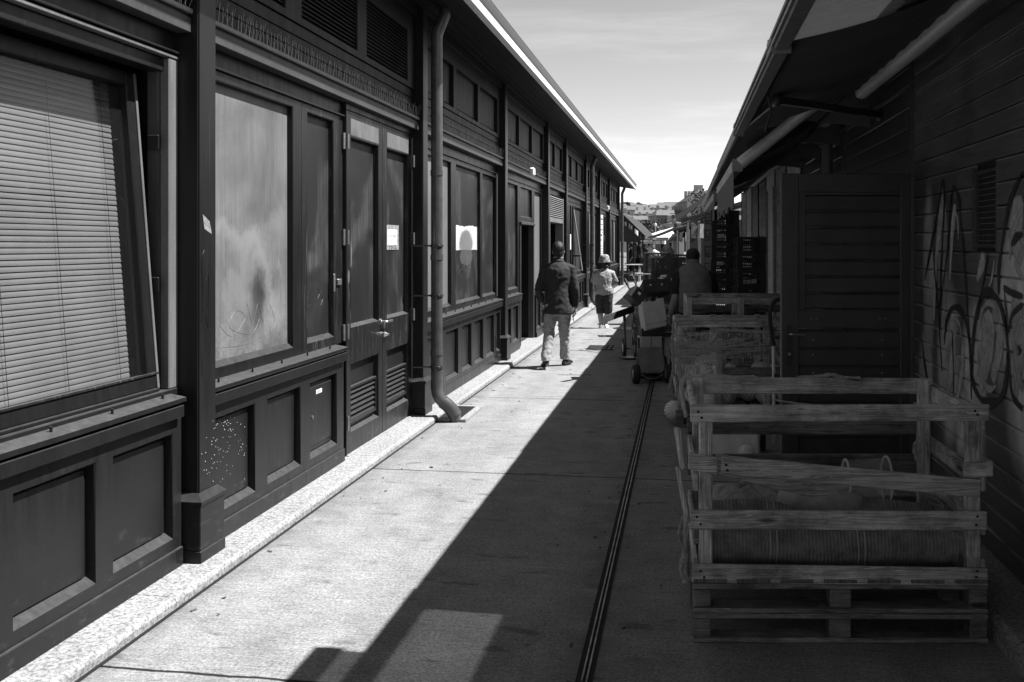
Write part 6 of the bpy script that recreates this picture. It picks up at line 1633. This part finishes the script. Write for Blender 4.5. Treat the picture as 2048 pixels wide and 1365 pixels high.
for k, (px, d, l) in enumerate(((1258, 43, 'left trestle table at the sunny edge of the far canopy'), (1275, 45, 'right trestle table at the sunny edge of the far canopy'))):
    if tb0 is None:
        tb0 = thing('trestle_table', l, 'table', (*gx(px, d), 0), R(10), 'trestle tables')
        mb = MB(); mb.box(-.55, .55, -.35, .35, .72, .76, .006); mb.build('table_top', m_wood_l, tb0, local=True)
        for x in (-.45, .45):
            mb = MB(); mb.board((x, -.28, 0), (x, -.1, .72), (.05,0,0), (0,.05,0), .004); mb.board((x, .28, 0), (x, .1, .72), (.05,0,0), (0,.05,0), .004); mb.box(x-.02, x+.02, -.2, .2, .3, .34, .003); mb.build('trestle', m_wood, tb0, local=True)
        mb = MB(); mb.box(-.5, .5, -.3, .3, .36, .385, .004); mb.build('lower_shelf', m_wood, tb0, local=True)
    else: dup(tb0, (*gx(px, d), 0), R(8), l, 'trestle tables')
# stalls that close the right side beyond the sloping awning
def open_stall(label, x0, x1, y0, y1, h):
    t = thing('market_stall', label, 'market stall', ((x0+x1)/2, (y0+y1)/2, 0))
    mb = MB(); mb.box(x0+.5, x1, y0+.4, y1, 0, h, .02); mb.build('stall_body', m_boards2, t)
    mb = MB(); mb.prism([(x0-.2, y0, h-.1), (x0-.2, y0, h), (x1, y0, h+1.4), (x1, y0, h+1.3)], (0,y0,0), (0,y1,0)); mb.build('roof', m_awn, t)
    each([lambda mb, y=y: mb.box(x0, x0+.07, y, y+.07, 0, h-.05, .005) for y in (y0+.05, (y0+y1)/2, y1-.1)] + [lambda mb, x=x: mb.box(x, x+.07, y0+.05, y0+.12, 0, h, .005) for x in (x0+.6, x0+1.3)], 'post', m_galv, t)
    mb = MB(); mb.box(x0+.05, x1, y0+.02, y0+.5, .55, .62, .01); mb.build('counter', m_wood, t)
    for k in range(6):
        mb = MB(); q = x0+.12+k*.24; mb.ball((q, y0+.2, .72+.05*(k % 3)), (.12, .12, .1), 10, 6, lambda a, b: 1+.15*math.sin(4*b+3*a)); mb.build('goods_heap', m_cloth_a if k % 2 else m_melon, t, smooth=True)
    for k in range(5):
        mb = MB(); q = x0+.15+k*.3; mb.grid(lambda u, v, q=q: (q+.16*u, y0+.1+.015*math.sin(v*9+u*5), h-.15-.5*v), 4, 8, .01); mb.build('hanging_cloth', [m_cloth_a, m_paper, m_jacket][k % 3], t, smooth=True)
open_stall('open stall with hanging cloths closing the right side past the sloping awning', .12, 4.5, 35.5, 43.0, 2.5)
open_stall('farther open stall with heaped goods behind the tree trunks on the right', -.35, 4.5, 52.5, 64.0, 2.4)
# white parasols
def parasol(label, px, d, ztop, rad, square=True):
    x, y = gx(px, d); t = thing('parasol', label, 'parasol', (x, y, 0), R(20), 'white parasols')
    mb = MB(); n = 8
    vs = [(0, 0, ztop)] + [(rad*math.cos(2*PI*k/n), rad*math.sin(2*PI*k/n), ztop-.42) for k in range(n)] + [(rad*math.cos(2*PI*k/n), rad*math.sin(2*PI*k/n), ztop-.62) for k in range(n)] + [(0, 0, ztop-.03)] + [(rad*.985*math.cos(2*PI*k/n), rad*.985*math.sin(2*PI*k/n), ztop-.44) for k in range(n)]
    mb.add(vs, [[0, 1+k, 1+(k+1) % n] for k in range(n)] + [[1+k, 9+k, 9+(k+1) % n, 1+(k+1) % n] for k in range(n)] + [[17, 18+(k+1) % n, 18+k] for k in range(n)] + [[18+k, 18+(k+1) % n, 9+(k+1) % n, 9+k] for k in range(n)])
    mb.build('canopy', m_canvas, t, local=True); mb = MB(); mb.tube([(0,0,0), (0,0,ztop-.05)], .03, 10); mb.build('pole', m_galv, t, local=True); mb = MB(); mb.lathe([(.3,0), (.3,.05), (.06,.08)], (0,0,0), 20); mb.build('base', m_dmetal, t, local=True)
    mb = MB()
    for k in range(n): a = 2*PI*k/n; mb.tube([(0,0,ztop-.06), (rad*.97*math.cos(a), rad*.97*math.sin(a), ztop-.45)], .008, 5)
    mb.build('ribs', m_galv, t, local=True)
parasol('white parasol at the left of the far canopies', 1300, 66, 2.25, 1.1); parasol('white parasol in the middle of the far canopies', 1322, 60, 2.45, 1.3); parasol('white parasol partly behind the dark far awning', 1345, 64, 2.7, 1.4)
# kiosk with pointed white roof, dark kiosk with a little sign, lamp post
x, y = gx(1273, 88); k1 = thing('kiosk', 'small kiosk with a pointed white bell shaped roof', 'kiosk', (x, y, 0))
mb = MB(); mb.lathe([(.42,1.72), (.40,1.85), (.28,2.05), (.20,2.5), (.15,2.95), (.02,3.22)], (x, y, 0), 12); mb.build('roof', m_white, k1, smooth=True); mb = MB(); mb.box(x-.35, x+.35, y-.35, y+.35, 0, 1.72, .02); mb.build('kiosk_body', m_facade2, k1); mb = MB(); mb.box(x-.3, x+.3, y-.36, y-.345, .9, 1.5, .01); mb.build('counter_opening', m_void, k1)
x, y = gx(1330, 95); k2 = thing('market_stall', 'dark hip roofed stall with a small lit lettered sign beyond the parasols', 'market stall', (x, y, 0))
mb = MB(); q = [(x-1.3, y-.8, 2.0), (x+1.4, y-.8, 2.0), (x+1.4, y+1.6, 2.0), (x-1.3, y+1.6, 2.0), (x-.5, y+.4, 3.1), (x+.9, y+.4, 3.1)]
mb.add(q, [[0,1,5,4], [1,2,5], [2,3,4,5], [3,0,4], [3,2,1,0]]); mb.build('hip_roof', m_awn, k2); mb = MB(); mb.box(x-1.1, x+1.2, y-.5, y+1.4, 0, 1.995, .02); mb.build('stall_body', m_boards2, k2)
mb = MB(); mb.board((x-.05, y-.62, 2.55), (x+.36, y-.62, 2.55), (0,.10,.2), (0,.05,-.02), .005); sgn = mb.build('sign', m_strap, k2); Mt = Matrix(((1,0,0,x+.155), (0,.45,-.9,y-.655), (0,.9,.45,2.545), (0,0,0,1))); text_mb('CIO', .16, Mt, .004, True).build('sign_lettering', m_ink, sgn, fix=False)
x, y = gx(1311, 110); lp = thing('street_lamp', 'thin street lamp standing in front of the dark trees', 'street lamp', (x, y, 0))
mb = MB(); mb.tube([(x,y,0), (x,y,3.6)], .06, 8); mb.build('pole', m_galv, lp); mb = MB(); mb.ball((x, y, 3.75), (.14,.14,.18), 12, 8); mb.build('lamp_head', m_canvas, lp)

# ------------------------------------------------------------------ trees
def tree(label, x, y, h, rad, z0=0, n=420, trunk_h=None, seed=1, leaf=.22, group='trees beyond the market'):
    rnd = random.Random(seed); t = thing('tree', label, 'tree', (x, y, z0), 0, group); th = trunk_h or h*.45
    mb = MB(); mb.tube(spline([(0,0,0), (.03*h,.01*h,th*.5), (-.01*h,.0,th), (0.02*h,0,h*.8)], 4), [h*.035*(1-.8*i/12) for i in range(13)], 8)
    cl = []
    for k in range(9):
        a = rnd.uniform(0, 2*PI); zz = h*rnd.uniform(.5, .92); rr = rad*rnd.uniform(.3, .75); c = V((rr*math.cos(a), rr*math.sin(a), zz)); cl.append((c, rad*rnd.uniform(.28, .5)))
        mb.tube([(0.01*h, 0, zz*.62), c*.6+V((0,0,zz*.28)), c], [h*.014, h*.01, h*.004], 6)
    cl.append((V((0,0,h*.93)), rad*.4))
    mb.build('trunk', m_bark, t, local=True)
    mb = MB()
    for k in range(n):
        c, r = rnd.choice(cl); d = V((rnd.gauss(0,1), rnd.gauss(0,1), rnd.gauss(0,.8))).normalized()*r*rnd.random()**.4
        p = c + d; a = V((rnd.gauss(0,1), rnd.gauss(0,1), rnd.gauss(0,1))).normalized(); b = a.cross(V((rnd.gauss(0,1), rnd.gauss(0,1), rnd.gauss(0,1)))).normalized(); L = leaf*rnd.uniform(.6, 1.4)
        mb.add([p-a*L*.6, p+b*L*.45, p+a*L*.6, p-b*L*.45], [[0,1,2,3]])
    mb.build('crown', m_leaf, t, local=True, fix=False)
for i, (px, d, h, r, l) in enumerate(((1268,120,3.5,1.2,'leftmost dark tree behind the pointed kiosk roof'), (1283,125,4.3,1.5,'second dark tree from the left behind the far canopies'), (1297,122,4.5,1.5,'dark bushy tree left of the street lamp'), (1308,130,4.4,1.5,'dark tree just right of the street lamp'), (1330,140,3.9,1.7,'low dark tree in front of the windowed block'))):
    x, y = gx(px, d); tree(l, x, y, h, r, 0, 700, None, i+3, .3)
x, y = gx(1390, 60); tree('tree top rising above the right hand stall roofs', x, y, 4.3, .9, 0, 600, 2.4, 21, .16)
x, y = gx(1405, 46); tree('taller tree top behind the nearest far roof on the right', x, y, 4.2, .7, 0, 500, 2.2, 22, .12)

# ------------------------------------------------------------------ town houses and hillside
def block(label, px0, px1, d, ytop, rows, cols, wall, roofh=.0, parapet=False, setback=0, depth=14, ybot=488):
    a = at(px0, 488, d); b = at(px1, 488, d); zt = 1.65 + (488-ytop)*d/1991
    c = (a+b)/2; t = thing('town_house', label, 'building', (c.x, c.y, 0), R(9.8)); W = (b-a).length
    mb = MB(); mb.box(-W/2, W/2, 0, depth, 0, zt, .02); mb.build('wall', wall, t, local=True)
    for r in range(rows):
        z1 = zt - .55 - r*(zt-1.0)/max(rows, 1)*.95; hgt = min(1.5, (zt-1.0)/rows*.62)
        for k in range(cols):
            x = -W/2 + W*(k+.5)/cols; ww = min(.5, W/cols*.28)
            mb = MB(); mb.box(x-ww, x+ww, -.06, -.003, z1-hgt, z1, .01); w = mb.build('window', m_facade if wall is m_facade2 else m_facade2, t, local=True)
            mb = MB(); mb.box(x-ww*.8, x+ww*.8, -.066, -.0605, z1-hgt+.12, z1-.1, 0); mb.build('pane', m_win, w, local=True)
    mb = MB(); mb.box(-W/2-.25, W/2+.25, -.35, .0, zt-.35, zt-.05, .05); mb.build('cornice', wall, t, local=True)
    if roofh:
        mb = MB(); mb.add([(-W/2-.3,-.4,zt), (W/2+.3,-.4,zt), (W/2+.3,depth,zt), (-W/2-.3,depth,zt), (-W/2+1,depth/2,zt+roofh), (W/2-1,depth/2,zt+roofh)], [[0,1,5,4], [1,2,5], [2,3,4,5], [3,0,4]]); rf = mb.build('roof', m_tileroof, t, local=True)
        for k in range(3):
            x = -W/2 + W*(k+.6)/3.3; mb = MB(); mb.box(x-.3, x+.3, depth*.45, depth*.5, zt+roofh*.5, zt+roofh+.9, .03); mb.build('chimney', m_facade, rf, local=True)
    return t
block('pale low house at the left edge of the distant view', 1240, 1264, 190, 434, 2, 4, m_facade, 1.0)
block('grey long house with a light parapet behind the trees', 1262, 1313, 235, 440, 2, 9, m_facade2, 1.2)
block('large windowed town block right of the street lamp', 1314, 1372, 215, 431, 3, 9, m_facade2, 1.5)
block('pale block rising behind the long grey house', 1270, 1322, 330, 428, 2, 7, m_facade2, 1.6)
block('bright small house just above the dark far awning', 1350, 1368, 150, 447, 1, 3, m_facade, .5)
block('tall pale house end above the right hand roofs', 1400, 1420, 190, 386, 4, 3, m_facade, 1.0)
block('town house behind the right hand tree tops', 1378, 1402, 210, 402, 3, 4, m_facade2, 1.5)
mb = MB()
def hill(u, v):
    px = 1100 + 420*v; d = 420 + 900*u; y = 444 - 22*u**.8 - 5*math.sin(v*5+1)*u - (px-1240)*.05*u - 1.5*mnoise.noise(V((v*14, u*6, 3)))
    p = at(px, y, d); p.z = max(p.z, -.5); return p
mb.grid(hill, 24, 60); mb.add([hill(1, j/60) - V((0,0,0)) for j in range(61)] + [hill(1, j/60)*1.02 - V((0,0,60)) for j in range(61)], [[k, k+1, 62+k, 61+k] for k in range(60)])
tag(mb.build('hillside', m_soil, None, smooth=True), kind='structure')
rnd = random.Random(5); proto = {}
for k in range(95):
    u = rnd.uniform(.03, .96); v = rnd.uniform(.30, .80); p = hill(u, v); key = rnd.choice('abc')
    if key not in proto:
        W, D, H = {'a': (9, 8, 4.5), 'b': (14, 9, 6), 'c': (11, 11, 7)}[key]
        t = thing('hill_house', '', 'house'); mb = MB(); mb.box(-W/2, W/2, -D/2, D/2, -4, H, .02); mb.build('wall', m_facade if key != 'b' else m_facade2, t, local=True)
        mb = MB(); mb.add([(-W/2-.4,-D/2-.4,H), (W/2+.4,-D/2-.4,H), (W/2+.4,D/2+.4,H), (-W/2-.4,D/2+.4,H), (-W/2+1.5,0,H+2.6), (W/2-1.5,0,H+2.6)], [[0,1,5,4], [1,2,5], [2,3,4,5], [3,0,4], [3,2,1,0]]); mb.build('roof', m_tileroof, t, local=True)
        mb = MB()
        for q in range(4): x = -W/2+W*(q+.5)/4; mb.box(x-.6, x+.6, -D/2-.05, -D/2-.003, H-2.4, H-.9, .01)
        mb.build('window', m_win, t, local=True); proto[key] = t; o = t
    else: o = copy_tree(proto[key])
    o.location = p; o.rotation_euler = (0, 0, R(9.8)+rnd.uniform(-.4, .4)); s_ = rnd.uniform(.7, 1.15); o.scale = (s_, s_, s_)
    tag(o, 'small far house among many on the hillside below the skyline', 'house', 'houses scattered over the far hillside')
m_far = simple('far_tree_green', .05, .08, .3, .9)
tt = None
for k in range(60):
    u = rnd.uniform(.25, 1.0) if k > 14 else 1.0; v = rnd.uniform(.30, .80); p = hill(u, v)
    if tt is None:
        mb = MB(); rr = random.Random(9)
        for q in range(160):
            d = V((rr.gauss(0,1), rr.gauss(0,1), rr.gauss(0,1))).normalized()*rr.random()**.4; c = V((d.x*2.4, d.y*2.4, 4.5+d.z*2.6)); a = V((rr.gauss(0,1), rr.gauss(0,1), rr.gauss(0,1))).normalized(); b = a.orthogonal().normalized(); mb.add([c-a*.8, c+b*.6, c+a*.8, c-b*.6], [[0,1,2,3]])
        tt = thing('hill_tree', '', 'tree'); mb.build('crown', m_far, tt, local=True, fix=False); mb = MB(); mb.tube([(0,0,-2), (0,0,4.5)], [.35, .15], 6); mb.build('trunk', m_bark, tt, local=True); o = tt
    else: o = copy_tree(tt)
    o.location = p; s_ = rnd.uniform(.7, 1.5); o.scale = (s_, s_, s_); o.rotation_euler = (0, 0, rnd.uniform(0, 6))
    tag(o, 'far tree among the hillside houses', 'tree', 'trees scattered over the far hillside')
# ------------------------------------------------------------------ ground, kerbs
mb = MB(); mb.add([(-1500,-300,0), (1500,-300,0), (1500,2500,0), (-1500,2500,0)], [[0,1,2,3]])
tag(mb.build('ground', m_conc, None, fix=False), kind='structure')
mb = MB()
P = [(-9,0.001), (-9,.055), (-2.275,.055), (-2.262,.048), (-2.255,.034), (-2.257,.001)]
mb.prism([(x, -2.9, z) for x, z in P], (0,-2.9,0), (0,38.6,0))
tag(mb.build('kerb', m_granite, None), kind='structure')
mb = MB(); mb.add([(-2.256,-2.9,.0045), (-2.238,-2.9,.0045), (-2.238,38.6,.0045), (-2.256,38.6,.0045)], [[0,1,2,3]])
tag(mb.build('kerb_joint', m_void, None, fix=False), kind='structure')
mb = MB()
P = [(1.27,.001), (1.275,.07), (1.30,.095), (6,.095), (6,.001)]
mb.prism([(x, -1.9, z) for x, z in P], (0,-1.9,0), (0,46,0))
tag(mb.build('kerb', m_granite, None), kind='structure')

# ------------------------------------------------------------------ light, sky, camera
SUN = V((1, .172, 1.56)).normalized()
elev = math.asin(SUN.z); az = math.atan2(SUN.x, SUN.y)
w = bpy.data.worlds.new('World'); scene.world = w; w.use_nodes = True
nt = w.node_tree; bg = nt.nodes['Background']
sky = nt.nodes.new('ShaderNodeTexSky'); sky.sky_type = 'NISHITA'; sky.sun_disc = False
sky.sun_elevation = elev; sky.sun_rotation = az; sky.altitude = 0; sky.air_density = 1.0; sky.dust_density = 0.0; sky.ozone_density = 1.0
sp = nt.nodes.new('ShaderNodeSeparateColor'); nt.links.new(sky.outputs[0], sp.inputs[0])
# black-and-white photograph: a red-weighted grey of the sky's light, as behind an orange filter
tc = nt.nodes.new('ShaderNodeTexCoord'); mp = nt.nodes.new('ShaderNodeMapping'); mp.inputs['Scale'].default_value = (1.6, 1.6, 14)
nz = nt.nodes.new('ShaderNodeTexNoise'); nz.inputs['Scale'].default_value = 2.1; nz.inputs['Detail'].default_value = 6; nz.inputs['Roughness'].default_value = .62
nt.links.new(tc.outputs['Generated'], mp.inputs[0]); nt.links.new(mp.outputs[0], nz.inputs['Vector'])
mr = nt.nodes.new('ShaderNodeMapRange'); mr.interpolation_type = 'SMOOTHSTEP'
for k, v in zip(('From Min','From Max','To Min','To Max'), (.50, .78, 1.0, 1.22)): mr.inputs[k].default_value = v
nt.links.new(nz.outputs['Fac'], mr.inputs['Value'])
mu = nt.nodes.new('ShaderNodeMath'); mu.operation = 'MULTIPLY'; 
rg = nt.nodes.new('ShaderNodeMix'); rg.data_type = 'FLOAT'; rg.inputs[0].default_value = .2
nt.links.new(sp.outputs[0], rg.inputs[2]); nt.links.new(sp.outputs[1], rg.inputs[3]); nt.links.new(rg.outputs[0], mu.inputs[0]); nt.links.new(mr.outputs[0], mu.inputs[1])
cc = nt.nodes.new('ShaderNodeCombineColor')
for k in range(3): nt.links.new(mu.outputs[0], cc.inputs[k])
nt.links.new(cc.outputs[0], bg.inputs['Color']); bg.inputs['Strength'].default_value = .088
ld = bpy.data.lights.new('Sun', 'SUN'); ld.energy = 5; ld.angle = R(.5); ld.color = (1, 1, 1)
lo = bpy.data.objects.new('Sun', ld); col.objects.link(lo); lo.rotation_euler = (-SUN).to_track_quat('-Z', 'Y').to_euler(); lo.location = (20, 4, 30)
cd = bpy.data.cameras.new('Camera'); cam = bpy.data.objects.new('Camera', cd); col.objects.link(cam); scene.camera = cam
cd.sensor_width = 36; cd.lens = 36*1991/2048; cd.shift_y = -194.5/2048; cd.clip_start = .05; cd.clip_end = 6000
cam.location = (0, 0, 1.65); cam.rotation_euler = (R(90), 0, R(9.7747))
scene.view_settings.view_transform = 'Standard'; scene.view_settings.look = 'None'; scene.view_settings.exposure = 1.15; scene.view_settings.gamma = 1
scene.cycles.max_bounces = 6; scene.cycles.transparent_max_bounces = 16
